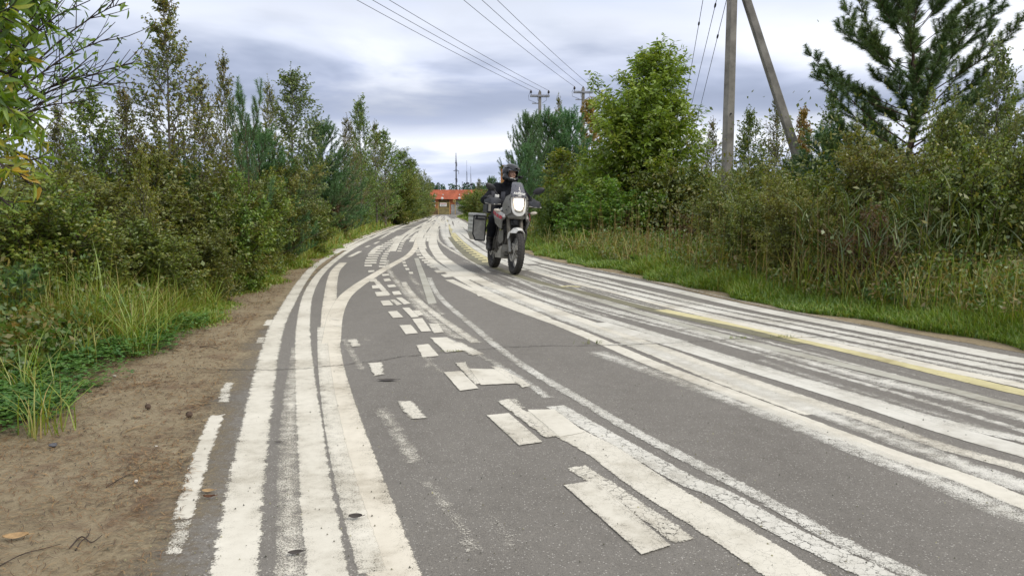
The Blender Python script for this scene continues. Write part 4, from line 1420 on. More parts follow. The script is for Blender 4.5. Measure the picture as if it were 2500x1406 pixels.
LEFT = 'trees and shrubs along the dirt shoulder'
RIGHT = 'trees and shrubs along the grass verge'
PL = [
    # kind, px, ytop, Y, width px, label, variant
    ('birch', 392, -25, 10.0, 250, 'tallest thin-leaved birch over the dirt shoulder, its sparse top reaching the frame edge', 0),
    ('birch', 305, 205, 9.4, 170, 'olive birch with brownish leaves between the near willow and the tallest birch', 1),
    ('birch_green', 222, 215, 9.0, 180, 'narrow green birch rising behind the bare willow twigs', 0),
    ('birch', 490, 178, 11.0, 150, 'leafy olive birch close against the tallest birch', 1),
    ('birch', 548, 128, 12.0, 130, 'slanting olive birch with a thin leaf spray at its tip, beside the pine leader', 0),
    ('pine_sapling', 598, 188, 10.5, 130, 'young pine with one bare upright leader standing among birches', 0),
    ('birch', 652, 196, 15.5, 95, 'thin reddish birch between the pine leader and the cool green birch', 1),
    ('birch_cool', 706, 168, 16.5, 165, 'slender cool green birch with a pointed top beyond the pine leader', 0),
    ('pine', 655, 305, 13.5, 230, 'soft bushy young pine below the cool green birch', 0),
    ('pine', 785, 282, 26.0, 170, 'young pine with a fan of upright shoots against the pale cloud', 1),
    ('birch', 845, 285, 31.2, 90, 'thin drooping birch twigs beside the fan-topped pine', 1),
    ('birch_green', 875, 235, 36.4, 110, 'tall pointed birch midway down the tree row', 1),
    ('birch', 915, 296, 40.3, 90, 'thin birch just beyond the tall pointed birch', 0),
    ('birch_green', 938, 316, 44.2, 95, 'dense conical green birch nearer the road end', 0),
    ('pine', 845, 385, 26.0, 190, 'dark blue-green pine filling the middle of the tree row down to the grass', 0),
    ('birch_green', 905, 370, 39.0, 150, 'broad olive birch behind the dark blue-green pine', 1),
    ('birch_green', 975, 362, 59.8, 100, 'pale green birch second from the far end of the tree row', 1),
    ('bush', 958, 420, 49.4, 110, 'rounded olive shrub at the foot of the dense conical birch', 1),
    ('birch_green', 1000, 385, 71.5, 80, 'dark leafy birch close to the far end of the tree row', 0),
    ('willow_shrub', 1022, 400, 80.6, 75, 'last leafy tree of the row, leaning over the road end by the gate', 0),
    ('bush', 1030, 470, 104.0, 50, 'low shrub at the very end of the tree row by the gate', 0),
    ('bush', 985, 455, 65.0, 80, 'olive shrub under the pale green birch near the road end', 0),
    ('birch_yellow', 345, 360, 7.6, 85, 'small birch sapling with bright yellow leaves in front of dark scrub', 0),
    ('willow_shrub', 470, 335, 9.6, 290, 'broad olive willow shrub below the tallest birch', 0),
    ('bush', 300, 375, 8.6, 300, 'brownish olive shrub beneath the narrow green birch', 0),
    ('willow_shrub', 120, 370, 7.6, 320, 'dark olive willow shrub behind the near yellow-green willow', 1),
    ('bush', 30, 430, 6.4, 300, 'dull olive shrub at the frame edge under the near willow', 1),
    ('pine', 425, 400, 9.8, 200, 'shaded pine in the gap behind the yellow sapling', 1),
    ('bush_green', 560, 425, 9.8, 230, 'bright green leafy shrub in front of the shaded pine', 0),
    ('willow_shrub', 700, 375, 13.5, 250, 'green willow shrub between the bright shrub and the dark pine', 1),
    ('bush', 640, 420, 11.6, 200, 'olive green shrub behind the bright green shrub', 1),
    ('bush', 760, 440, 17.0, 160, 'olive shrub in front of the fan-topped pine', 0),
    ('bush_brown', 805, 490, 26.0, 90, 'rusty brown dry shrub beside the dark blue-green pine', 0),
    ('pine_sapling', 232, 535, 7.2, 150, 'knee-high pine sapling in the undergrowth by the clover', 0),
    ('pine_sapling', 30, 640, 5.6, 150, 'small pine sapling at the frame edge above the clover', 0),
    ('bush', 180, 500, 6.8, 240, 'low brown-green shrub behind the knee-high pine sapling', 0),
    ('bush', 350, 520, 7.6, 230, 'low olive shrub under the yellow sapling', 1),
    ('pine', 700, 450, 14.5, 140, 'small dark pine at the edge of the tree row beside the brown dry shrub', 1),
    ('bush', 480, 520, 8.6, 170, 'low dull shrub in front of the shaded pine', 0),
    ('birch', 130, 250, 9.5, 170, 'twiggy birch behind the near willow', 0),
    # verge side
    ('pine', 1283, 272, 33.0, 150, 'nearest young pine to the rider, with long upright shoots', 0),
    ('pine', 1338, 262, 35.0, 160, 'middle young pine of the dense trio below the utility poles', 1),
    ('pine', 1392, 262, 36.0, 150, 'young pine of the dense trio closest to the big willow', 0),
    ('pine', 1262, 345, 31.0, 110, 'short pine with dark side shoots just above the helmet', 1),
    ('birch_orange', 1440, 240, 39.0, 95, 'orange-leaved birch beside the big willow', 0),
    ('birch', 1362, 232, 41.0, 60, 'thin birch top poking out between the young pines', 0),
    ('birch_yellow', 1375, 362, 23.0, 150, 'yellow-green birch in front of the young pines', 0),
    ('bush_green', 1335, 450, 22.0, 110, 'pale yellow-green shrub beside the rider', 0),
    ('willow', 1568, 100, 21.0, 310, 'big rounded green willow dominating the verge beside the concrete pole', 0),
    ('bush', 1480, 320, 26.0, 150, 'olive tree crown hugging the far flank of the big willow', 0),
    ('bush_green', 1480, 440, 19.5, 180, 'green shrub at the foot of the big willow on the rider side', 0),
    ('bush', 1670, 400, 19.5, 190, 'olive shrub at the foot of the big willow on the pole side', 1),
    ('birch', 1742, 290, 24.0, 95, 'thin birch between the big willow and the concrete pole', 0),
    ('birch_green', 1832, 265, 19.0, 110, 'feathery pale green birch between the concrete pole and its strut', 0),
    ('birch', 1900, 232, 18.5, 95, 'tall thin-leaved birch behind the concrete strut', 1),
    ('birch_orange', 1962, 262, 22.0, 80, 'small orange birch between the strut and the large pine', 0),
    ('birch_green', 2040, 205, 17.5, 90, 'light green birch under the outer limbs of the large pine', 1),
    ('scots_pine', 2240, -210, 14.5, 440, 'large open-limbed pine towering over the reeds', 0),
    ('pine', 2020, 300, 16.5, 200, 'bushy low pine beside the large pine trunk', 1),
    ('willow_shrub', 1790, 385, 14.0, 190, 'olive shrub hiding the foot of the concrete pole', 0),
    ('bush', 1900, 360, 12.0, 210, 'olive brown shrub at the foot of the leaning strut', 0),
    ('bush', 2060, 385, 10.6, 230, 'dense olive shrub in front of the bushy low pine', 1),
    ('willow_shrub', 2190, 305, 10.2, 230, 'dull green shrub under the large pine', 1),
    ('willow_shrub', 2370, 225, 11.2, 170, 'olive willow shrub overlapping the large pine trunk', 0),
    ('birch_green', 2455, 95, 10.6, 140, 'tall feathery willow at the frame edge beyond the large pine', 1),
    ('bush', 2420, 235, 8.6, 230, 'dark leafy shrub at the frame edge behind the reeds', 0),
    ('willow_shrub', 2520, 200, 9.0, 190, 'dark olive willow cut off by the frame edge', 0),
    ('bush', 2290, 400, 9.0, 230, 'low dark shrub among the reeds', 1),
    ('bush', 1840, 420, 10.8, 170, 'olive shrub leaning over the straw grass below the concrete pole', 0),
    ('willow_shrub', 1965, 425, 9.6, 190, 'dull shrub in front of the leaning strut foot', 1),
    ('bush_brown', 2110, 500, 8.6, 150, 'rusty dry shrub among the reeds', 0),
    ('bush_brown', 1700, 520, 16.5, 140, 'dry brown shrub beside the brush pile', 0),
    ('bush', 1185, 450, 70.0, 90, 'dark green shrub beside the gate, near the brick building', 0),
    ('bush_green', 1160, 462, 84.0, 70, 'light green shrub hiding the end of the brick building', 0),
    ('pine', 1200, 430, 66.0, 50, 'small pine right behind the mirror of the motorcycle', 0),
    ('birch', 1168, 436, 90.0, 40, 'thin pale birch above the roof of the brick building', 0),
    ('bush', 1230, 455, 50.0, 110, 'green shrub directly behind the rider', 1),
]
for q in PL:
    plant(q[0], q[1], q[2], q[3], q[4], q[5], q[6])
# ------------------------------------------------------------------ the near willow at the dirt shoulder
def near_willow():
    rng = np.random.default_rng(7)
    base = np.array([-3.55, 3.7, 0.0])
    t = thing('willow_tree', 'nearest willow with long yellow-green leaves and bare dark twigs reaching in from the frame edge', 'tree', tuple(base))
    wv, wf, wo = [], [], 0
    lp, ld, tintv, lsz = [], [], [], []

    def addw(v, f):
        nonlocal wo
        wv.append(v); wf.append(f + wo); wo += len(v)

    stems = []
    for k, (dx, dy, h) in enumerate(((.1, .1, 3.4), (.35, -.2, 2.9), (-.3, .3, 3.2), (.5, .5, 2.6))):
        q = np.linspace(0, 1, 8)[:, None]
        pth = np.array([.05 * k, .04 * k, 0]) + np.array([dx, dy, h]) * q + np.array([dx, dy, 0]) * .5 * q ** 2
        addw(*ring_tube(pth, .05 * (1 - .8 * q[:, 0]), 7))
        stems.append(pth)
    # long bare twigs (photo: from the frame edge up and across), then leafy boughs; targets in the picture at their own depth
    def branch(p0, p1, r0, sag, sub, leaf_n, lsize, tint, leaf_from=.0):
        q = np.linspace(0, 1, 9)[:, None]
        L_ = np.linalg.norm(p1 - p0)
        pth = p0 + (p1 - p0) * q + np.array([0, 0, sag]) * (q * (1 - q)) * 4 + np.cumsum(rng.normal(0, .006 * L_, (9, 3)), 0) * q
        addw(*ring_tube(pth, r0 * (1 - .8 * q[:, 0]) + .0012, 5))
        ends = [(pth, L_)]
        for j in range(sub):
            u = rng.uniform(.18, .97)
            s = np.array([np.interp(u, q[:, 0], pth[:, c]) for c in range(3)])
            d = unit((p1 - p0) / L_ + rng.normal(0, .42, 3) + np.array([0, 0, .12]))
            l2 = L_ * rng.uniform(.18, .45) * (1.1 - .5 * u)
            qq = np.linspace(0, 1, 5)[:, None]
            p2 = s + d * l2 * qq + np.array([0, 0, rng.uniform(-.06, .08)]) * qq ** 2
            addw(*ring_tube(p2, r0 * .35 * (1 - .8 * qq[:, 0]) + .0009, 4))
            ends.append((p2, l2))
        for pp, l2 in ends:
            n = max(0, int(leaf_n * l2 / .35 + rng.random()))
            for _ in range(n):
                u = leaf_from + (1 - leaf_from) * rng.random() ** .8
                i = u * (len(pp) - 1)
                a = int(min(i, len(pp) - 2))
                s = pp[a] + (pp[a + 1] - pp[a]) * (i - a)
                dd = unit(unit(pp[a + 1] - pp[a]) * .6 + rng.normal(0, .55, 3) + np.array([0, 0, -.25]))
                lp.append(s); ld.append(dd); tintv.append(np.clip(tint + rng.normal(0, .18), 0, 1)); lsz.append(lsize * rng.uniform(.6, 1.15))

    def tgt(x, y, Y): return P(x, y, Y) - base
    # bare twiggy boughs across the sky
    for (x0, y0, x1, y1, Y, sub, ln) in ((-60, 330, 175, -10, 3.7, 9, 1.3), (-40, 300, 305, 5, 3.6, 9, 1.5), (-80, 340, 300, 85, 3.5, 10, 1.2), (-60, 360, 250, 170, 3.7, 10, 1.0),
                                         (-60, 350, 335, 150, 3.9, 8, 1.6), (-90, 360, 295, 205, 3.9, 9, .9), (-90, 300, 140, 60, 3.4, 9, 1.2), (-60, 200, 110, -40, 3.6, 8, 1.0), (-60, 260, 215, 10, 3.8, 8, .9),
                                         (-60, 370, 200, 250, 3.6, 8, 1.0)):
        branch(tgt(x0, y0, Y), tgt(x1, y1, Y + rng.uniform(-.15, .25)), .0052, .07, sub + 3, ln * 3.2, .056, .12, .25)
    # leafy boughs near the frame edge
    for (x0, y0, x1, y1, Y, sub, ln, tn) in ((-150, -40, 90, 20, 3.2, 9, 7, .35), (-160, 20, 110, 90, 3.2, 9, 8, .42), (-170, 90, 80, 150, 3.15, 9, 9, .5), (-160, 160, 60, 215, 3.1, 9, 9, .62),
                                             (-150, 220, 70, 300, 3.15, 8, 8, .5), (-160, 250, 60, 330, 3.3, 8, 8, .45), (-170, 330, 85, 400, 3.1, 7, 6, .72), (-150, 380, 75, 445, 3.0, 6, 5, .85),
                                             (-150, 300, 110, 350, 3.4, 7, 5, .6), (-180, 60, 40, 60, 3.0, 9, 9, .45), (-180, 420, 40, 520, 3.0, 5, 4, .6), (-170, -60, 40, -30, 3.1, 8, 8, .4), (-180, 130, 30, 280, 3.05, 8, 8, .5), (-120, -80, 130, 60, 3.3, 8, 7, .3)):
        branch(tgt(x0, y0, Y), tgt(x1, y1, Y), .008, .05, sub + 5, ln * 2.3, .080, tn * .8)
    # rest of the crown, outside the frame
    for k in range(22):
        st = stems[k % 4]
        a = rng.random() * 6.28
        p0 = st[rng.integers(2, 8)]
        p1 = p0 + np.array([math.cos(a) * .7 - .45, math.sin(a) * .6, rng.uniform(.1, .9)])
        branch(p0, p1, .010, .06, 7, 6, .085, .45)
    for k in range(10):
        st = stems[k % 4]
        p1 = tgt((-150, -90, -170, -60, -160, -150, -180, -170, -80, -60)[k], (0, 340, 100, 300, 220, 380, 60, 420, 360, 200)[k], 3.25 + .05 * k)
        q = np.linspace(0, 1, 7)[:, None]
        p0 = st[2 + k % 4]
        addw(*ring_tube(p0 + (p1 - p0) * q + np.array([0, 0, .2]) * q * (1 - q), .018 * (1 - .93 * q[:, 0]), 6))
    o = link('trunk', np_mesh('near_willow_wood', np.vstack(wv), [np.vstack(wf)], mat('dark_twig', (0.04, 0.028, 0.024), .9, var=.3), smooth=True), t)
    lp_, ld_ = np.array(lp), np.array(ld)
    nr = unit(perp(ld_, rng) + np.array([0, 0, .7]))
    nr = unit(nr - ld_ * (nr * ld_).sum(-1, keepdims=True))
    Ln = np.array(lsz)
    v, f, kk = leaves(lp_, ld_, nr, Ln, Ln * rng.uniform(.22, .32, len(Ln)), six=True, fold=.18)
    link('crown', np_mesh('near_willow_leaf', v, [f], G_NEARW, {'rnd': np.repeat(np.array(tintv), kk)}), t)


near_willow()

# ------------------------------------------------------------------ stuff: thicket behind, far wood, grass, reeds, undergrowth, clover
def stuff(name, me, label, cat, mats=None):
    o = link(name, me)
    return tag(o, label, cat, kind='stuff')


def cloud_leaves(pos, Ln, Wd, rng, droop=.3):
    n = len(pos)
    d = unit(rng.normal(size=(n, 3)) + np.array([0, 0, -droop]))
    nr = perp(d, rng)
    return leaves(pos, d, nr, Ln * rng.uniform(.6, 1.3, n), Wd * rng.uniform(.7, 1.2, n))


rng = np.random.default_rng(12)
# thicket: scrub filling the depth behind the trees on both sides
pos, sz, rn = [], [], []
for side, n in ((-1, 640), (1, 640)):
    for i in range(n):
        Y = 7 + 95 * rng.random() ** 1.5
        off = rng.uniform(1.5 if side < 0 else .9, 8) + .03 * Y
        X = (xv(np.array(Y)) - off) if side < 0 else (xr(np.array(Y)) + .9 + off)
        if side > 0 and Y < 30:
            X += .4
        hh = rng.uniform(.9, 2.0) * (1 + .008 * Y)
        k = int(260 * min(1, 18 / Y + .35))
        c = rng.normal(size=(k, 3)) * np.array([.75, .75, .36 * hh]) + np.array([X, Y, .52 * hh])
        c[:, 2] = np.abs(c[:, 2])
        pos.append(c)
        sz.append(np.full(k, .06 + .0016 * Y))
        rn.append(np.clip(rng.random(k) * .6 + rng.random() * .4, 0, 1))
pos, sz, rn = np.vstack(pos), np.concatenate(sz), np.concatenate(rn)
v, f, kk = cloud_leaves(pos, sz, sz * .55, rng)
G_THICK = leaf_mat('thicket_leaf', [(.034, .052, .014), (.055, .078, .018), (.080, .095, .022), (.11, .095, .026), (.045, .080, .030)])
stuff('thicket', np_mesh('thicket', v, [f], G_THICK, {'rnd': np.repeat(rn, kk)}), 'dense olive scrub filling the space behind the roadside trees', 'scrub')

# far wood
pos, sz, rn = [], [], []
for i in range(620):
    Y = rng.uniform(330, 470)
    X = rng.uniform(-330, 330)
    h = fz(448.5, Y) * rng.uniform(.88, 1.05) - .004 * abs(X)
    r = rng.uniform(1.3, 2.3)
    k = 120
    t = rng.random(k) ** .8
    a = rng.random(k) * 6.28
    rr_ = r * (1.05 - t) ** .7 * rng.uniform(.5, 1, k)
    pos.append(np.stack([X + rr_ * np.cos(a), Y + rr_ * np.sin(a), h * (.12 + .88 * t)], 1))
    sz.append(np.full(k, 1.7) * (1.2 - .6 * t))
    rn.append(np.full(k, rng.random()) * .6 + rng.random(k) * .4)
pos, sz, rn = np.vstack(pos), np.concatenate(sz), np.concatenate(rn)
v, f, kk = cloud_leaves(pos, sz, sz * .6, rng)
G_FAR = leaf_mat('far_wood_needles', [(.022, .050, .046), (.032, .064, .058), (.042, .078, .066)], trans=.1)
stuff('distant_wood', np_mesh('distant_wood', v, [f], G_FAR, {'rnd': np.repeat(rn, kk)}), 'dark teal wall of conifers on the horizon behind the brick building', 'wood')


def blades(base, h, w, lean, az, bend, tiltn=0.0):
    """grass blades: 3-segment tapered strips"""
    n = len(base)
    dx = np.stack([np.cos(az), np.sin(az), np.zeros(n)], 1)
    sd = np.stack([-np.sin(az + tiltn), np.cos(az + tiltn), np.zeros(n)], 1)
    vs = []
    for t, ww in ((0, 1), (.38, .9), (.74, .6), (1, .08)):
        off = dx * (h * (lean * t + bend * t * t))[:, None]
        zz_ = h * (t - .42 * bend * t * t)
        c = base + off + np.array([0, 0, 1.]) * np.maximum(zz_, .0)[:, None]
        vs += [c - sd * (w * ww / 2)[:, None], c + sd * (w * ww / 2)[:, None]]
    v = np.stack(vs, 1).reshape(-1, 3)
    i = np.arange(n)[:, None] * 8
    f = np.concatenate([i + np.array([[2 * k, 2 * k + 1, 2 * k + 3, 2 * k + 2]]) for k in range(3)])
    return v, f


G_GRASS = leaf_mat('grass_blade', [(.060, .105, .016), (.095, .150, .020), (.135, .180, .024), (.15, .15, .034), (.17, .135, .058), (.20, .145, .072)], trans=.3)
# density of blades falls with distance while they widen
V, F, RN, o_ = [], [], [], 0


def add_grass(base, h, w, rn, lean=.30, bend=.65):
    global o_
    n = len(base)
    v, f = blades(base, h, w, rng.normal(0, lean, n), rng.random(n) * 6.28, np.abs(rng.normal(bend, .25, n)))
    V.append(v); F.append(f + o_); RN.append(np.repeat(rn, 8))
    o_ += len(v)


def sample_Y(n, y0, y1):
    # uniform in 1/Y : even in the picture
    u = rng.random(n)
    return 1 / (1 / y0 + (1 / y1 - 1 / y0) * u)


def clumpn(X, Y, s=1.0):
    return .5 + .25 * np.sin(X * 3.1 * s + 1.3 * np.sin(Y * 1.7 * s)) + .25 * np.sin(Y * 2.3 * s + X * .9 * s + 2)


n = 90000
Y = sample_Y(n, 3.5, 100)
off = np.abs(rng.normal(0, .48, n)) * (1 + .004 * Y)
ragged = .10 * np.sin(Y * 2.1) + .07 * np.sin(Y * 5.3 + 1) + .05
X = xr(Y) + .27 + ragged + off
cl = clumpn(X, Y)
h = (.09 + .22 * np.minimum(1, off / .6)) * (.5 + .9 * cl) * rng.uniform(.6, 1.25, n)
w = np.maximum(.0045, .00115 * Y) * rng.uniform(.7, 1.2, n)
rn = np.clip(.02 + .5 * rng.random(n) + .20 * cl - .18 + np.where(rng.random(n) < .10 + .25 * np.minimum(1, off / 1.3), .42, 0), 0, 1)
add_grass(np.stack([X, Y, np.zeros(n)], 1), h, w, rn)
# dry tall stems behind the verge
n = 11000
Y = sample_Y(n, 4.5, 100)
off = rng.uniform(.45, 1.9, n)
Y = Y[clumpn(off * 3, Y * 1.7) + .25 * rng.random(n) > .55]
off = off[:len(Y)]
n = len(Y)
X = xr(Y) + .35 + off * (1 + .006 * Y)
h = rng.uniform(.25, .85, n)
w = np.maximum(.0042, .00085 * Y)
add_grass(np.stack([X, Y, np.zeros(n)], 1), h, w, np.clip(rng.normal(.60, .25, n), 0, 1), .2, .45)
# shoulder side
n = 48000
Y = sample_Y(n, 6.0, 110)
off = np.abs(rng.normal(0, .8, n)) * (1 + .004 * Y) - .12 * (rng.random(n) < .2)
X = xv(Y) + .12 * np.sin(Y * 1.9) + .08 * np.sin(Y * 4.7) - .05 - off
cl = clumpn(X, Y, .9)
h = (.07 + .22 * np.minimum(1, off / .7)) * (.5 + .9 * cl) * rng.uniform(.6, 1.25, n)
w = np.maximum(.0045, .00115 * Y) * rng.uniform(.7, 1.2, n)
rn = np.clip(.0 + .42 * rng.random(n) + .15 * cl + np.where(rng.random(n) < .22, .45, 0), 0, 1)
add_grass(np.stack([X, Y, np.zeros(n)], 1), h, w, rn)
n = 26000
Y = sample_Y(n, 5.5, 110)
off = rng.uniform(.2, 2.2, n)
X = xv(Y) - off * (1 + .004 * Y)
add_grass(np.stack([X, Y, np.zeros(n)], 1), rng.uniform(.3, .85, n) * (.5 + .5 * np.minimum(1, off)), np.maximum(.0042, .0009 * Y), np.clip(rng.normal(.52, .28, n), 0, 1), .2, .5)
# a few long arching tussocks near the clover
for (px, py, k, hh) in ((330, 870, 60, .75), (245, 850, 60, .95), (150, 830, 50, .7), (110, 1060, 40, .4), (400, 830, 40, .6), (60, 980, 40, .5), (520, 770, 60, .5), (640, 700, 70, .45), (200, 900, 30, .6)):
    g = G(px, py)
    b = np.tile(g, (k, 1)) + np.concatenate([rng.normal(0, .06, (k, 2)), np.zeros((k, 1))], 1)
    add_grass(b, hh * rng.uniform(.5, 1.1, k), np.full(k, .006), np.clip(rng.normal(.45, .2, k), 0, 1), .2, .7)
stuff('verge_grass', np_mesh('verge_grass', np.vstack(V), [np.vstack(F)], G_GRASS, {'rnd': np.concatenate(RN)}), 'green and straw coloured grass growing along both edges of the road', 'grass')

# reeds : stems with long leaves
G_REED = leaf_mat('reed_leaf', [(.024, .052, .014), (.038, .072, .018), (.056, .090, .022), (.085, .09, .026), (.12, .092, .042), (.16, .115, .06)], trans=.3)
V, F, RN, o_ = [], [], [], 0
ns = 430
Ys = 1 / rng.uniform(1 / 19., 1 / 7.6, ns)
offs = rng.uniform(.95, 3.6, ns)
Xs = xr(Ys) + offs
keep = Xs / Ys > .27 + .12 * rng.random(ns)
Xs, Ys, offs = Xs[keep], Ys[keep], offs[keep]
ns = len(Xs)
Hs = rng.uniform(.75, 1.6, ns) * (.72 + .28 * np.minimum(1, offs / 2.4))
b = np.stack([Xs, Ys, np.zeros(ns)], 1)
laz = rng.random(ns) * 6.28
sl = rng.normal(0, .06, ns)
v, f = blades(b, Hs, np.full(ns, .009), sl, laz, np.full(ns, .04))
V.append(v); F.append(f); RN.append(np.repeat(np.clip(rng.normal(.75, .15, ns), 0, 1), 8)); o_ = len(v)
for k in range(11):
    t = .18 + .80 * (k + rng.random(ns)) / 11
    st = b + np.stack([np.cos(laz) * Hs * sl * t, np.sin(laz) * Hs * sl * t, Hs * t * .985], 1)
    hl = rng.uniform(.22, .42, ns)
    v, f = blades(st, hl, rng.uniform(.009, .018, ns), rng.uniform(.25, .8, ns), rng.random(ns) * 6.28, rng.uniform(.3, 1.3, ns), rng.normal(0, .4, ns))
    V.append(v); F.append(f + o_); o_ += len(v)
    dry = np.where(t < .42, .45, 0) * (rng.random(ns) < .75)
    RN.append(np.repeat(np.clip(rng.random(ns) * .55 + dry, 0, 1), 8))
# pale dead stalks
nd_ = 480
Yd = 1 / rng.uniform(1 / 26., 1 / 8., nd_)
Xd = xr(Yd) + rng.uniform(.75, 2.6, nd_)
k2 = Xd / Yd > .10
Xd, Yd = Xd[k2], Yd[k2]
v, f = blades(np.stack([Xd, Yd, np.zeros(len(Xd))], 1), rng.uniform(.5, 1.35, len(Xd)), np.full(len(Xd), .0075), rng.normal(0, .06, len(Xd)), rng.random(len(Xd)) * 6.28, np.full(len(Xd), .05))
V.append(v); F.append(f + o_); RN.append(np.repeat(np.clip(rng.normal(.93, .08, len(Xd)), 0, 1), 8))
stuff('reeds', np_mesh('reeds', np.vstack(V), [np.vstack(F)], G_REED, {'rnd': np.concatenate(RN)}), 'tall dark green reeds with straw coloured stalks behind the grass verge', 'reeds')

# undergrowth: herbs and seedlings between grass and shrubs
pos, sz, rn = [], [], []
for i in range(3600):
    side = -1 if rng.random() < .40 else 1
    Y = float(sample_Y(1, 4.2, 90)[0])
    off = rng.uniform(.35, 2.6)
    X = float(xv(np.array(Y)) - off) if side < 0 else float(xr(np.array(Y)) + .9 + off)
    h = rng.uniform(.18, .75) * (1 if off > .8 else .6)
    if side > 0:
        off = off * .75 - .15
        X = float(xr(np.array(Y)) + .75 + off)
        h *= .95
    k = 60
    z = rng.random(k)
    rr_ = (.06 + .22 * np.sqrt(z)) * h * 1.4
    a = rng.random(k) * 6.28
    pos.append(np.stack([X + rr_ * np.cos(a) * rng.random(k), Y + rr_ * np.sin(a) * rng.random(k), h * z + .02], 1))
    sz.append(np.full(k, .045 + .0013 * Y))
    rn.append(np.clip(rng.random(k) * .5 + rng.random() * .5, 0, 1))
pos, sz, rn = np.vstack(pos), np.concatenate(sz), np.concatenate(rn)
v, f, kk = cloud_leaves(pos, sz, sz * .5, rng)
G_UNDER = leaf_mat('undergrowth_leaf', [(.038, .085, .016), (.055, .105, .020), (.075, .100, .024), (.11, .09, .03), (.15, .085, .035)])
stuff('undergrowth', np_mesh('undergrowth', v, [f], G_UNDER, {'rnd': np.repeat(rn, kk)}), 'tangle of low herbs and seedlings under the roadside shrubs', 'undergrowth')

# clover patch beside the dirt
n = 15000
c0 = np.array([G(x, y)[:2] for x, y in ((60, 980), (20, 900), (150, 900), (230, 850), (120, 830), (280, 830), (40, 1010), (330, 850), (-60, 930), (20, 840), (420, 800))])
ci = rng.integers(0, len(c0), n)
pp = c0[ci] + rng.normal(0, 1, (n, 2)) * np.array([.22, .30])
okk = pp[:, 0] < xv(pp[:, 1]) + .12 + .06 * np.sin(pp[:, 1] * 7)
pp = pp[okk]
n = len(pp)
z = rng.uniform(.02, .15, n) * (.5 + .8 * clumpn(pp[:, 0] * 2, pp[:, 1] * 2))
c = np.column_stack([pp, z])
c3 = np.repeat(c, 3, 0)
az = np.repeat(rng.random(n) * 6.28, 3) + np.tile([0, 2.1, 4.2], n)
d = unit(np.stack([np.cos(az), np.sin(az), rng.normal(.05, .25, 3 * n)], 1))
nr = unit(np.array([0, 0, 1.]) - d * d[:, 2:3])
s_ = np.full(3 * n, .024) * np.repeat(rng.uniform(.6, 1.3, n), 3)
v, f, kk = leaves(c3, d, nr, s_, s_ * .95, shape=.6, fold=.08)
G_CLOV = leaf_mat('clover_leaf', [(.035, .100, .016), (.055, .140, .022), (.075, .165, .028), (.10, .18, .04)], gain=.72)
stuff('clover_patch', np_mesh('clover_patch', v, [f], G_CLOV, {'rnd': np.repeat(np.repeat(rng.random(n), 3), kk)}), 'low bright green clover carpet at the edge of the dirt shoulder', 'clover')

# needle and twig litter on the dirt
n = 36000
Y = sample_Y(n, 1.5, 40)
u = rng.random(n)
X = xv(Y) - .3 + (xl(Y) - .08 - xv(Y) + .3) * u
cl = clumpn(X * 2.2, Y * 2.2)
kp = rng.random(n) < .25 + .9 * cl ** 4 + .35 * (u < .25)
X, Y = X[kp], Y[kp]
n = len(X)
a = rng.random(n) * 6.28
ln = rng.uniform(.012, .06, n)
wd = np.maximum(.0015, .0008 * Y) * rng.uniform(.8, 1.4, n)
d = np.stack([np.cos(a), np.sin(a)], 1)
s_ = np.stack([-d[:, 1], d[:, 0]], 1)
p0 = np.stack([X, Y], 1)
zb = .0085 + .006 * rng.random(n)
mid = p0 + d * ln[:, None] * .5 + s_ * rng.normal(0, .08, n)[:, None] * ln[:, None]
end = p0 + d * ln[:, None]
v = np.stack([np.column_stack([p0 - s_ * wd[:, None] / 2, zb]), np.column_stack([p0 + s_ * wd[:, None] / 2, zb]), np.column_stack([mid + s_ * wd[:, None] / 2, zb + .004]),
              np.column_stack([mid - s_ * wd[:, None] / 2, zb + .004]), np.column_stack([end + s_ * wd[:, None] / 3, zb]), np.column_stack([end - s_ * wd[:, None] / 3, zb])], 1).reshape(-1, 3)
i = np.arange(n)[:, None] * 6
f = np.concatenate([i + np.array([[0, 1, 2, 3]]), i + np.array([[3, 2, 4, 5]])])
G_NEED = leaf_mat('dry_needles', [(.045, .034, .028), (.10, .062, .038), (.165, .10, .052), (.27, .19, .11)], trans=.05, gain=.75)
stuff('needle_litter', np_mesh('needle_litter', v, [f], G_NEED, {'rnd': np.repeat(rng.random(n), 6)}), 'rusty pine needles and twig bits strewn over the dirt shoulder', 'litter')

# loose grit on road and dirt
n = 4200
Y = sample_Y(n, 1.6, 26)
X = xl(Y) - 1.4 + (xr(Y) - xl(Y) + 1.5) * rng.random(n) ** 2.6
X = np.where(X < xv(Y) - .2, xv(Y) + rng.random(n) * .6, X)
s_ = rng.uniform(.0011, .0040, n) * (1 + .03 * Y)
tet = np.array([[1, 0, -.3], [-.5, .87, -.3], [-.5, -.87, -.3], [0, 0, .9]])
v = (np.column_stack([X, Y, np.full(n, .0112)])[:, None] + tet[None] * s_[:, None, None] * rng.uniform(.6, 1.4, (n, 4, 1))).reshape(-1, 3)
i = np.arange(n)[:, None] * 4
f = np.concatenate([i + np.array([q]) for q in ((0, 1, 3), (1, 2, 3), (2, 0, 3))])
stuff('grit', np_mesh('grit', v, [f], leaf_mat('grit_stone', [(.03, .028, .026), (.09, .08, .07), (.30, .28, .25)], trans=0, gain=.6), {'rnd': np.repeat(rng.random(n) ** 2, 4)}), 'small dark and pale grit scattered over road and dirt', 'grit')

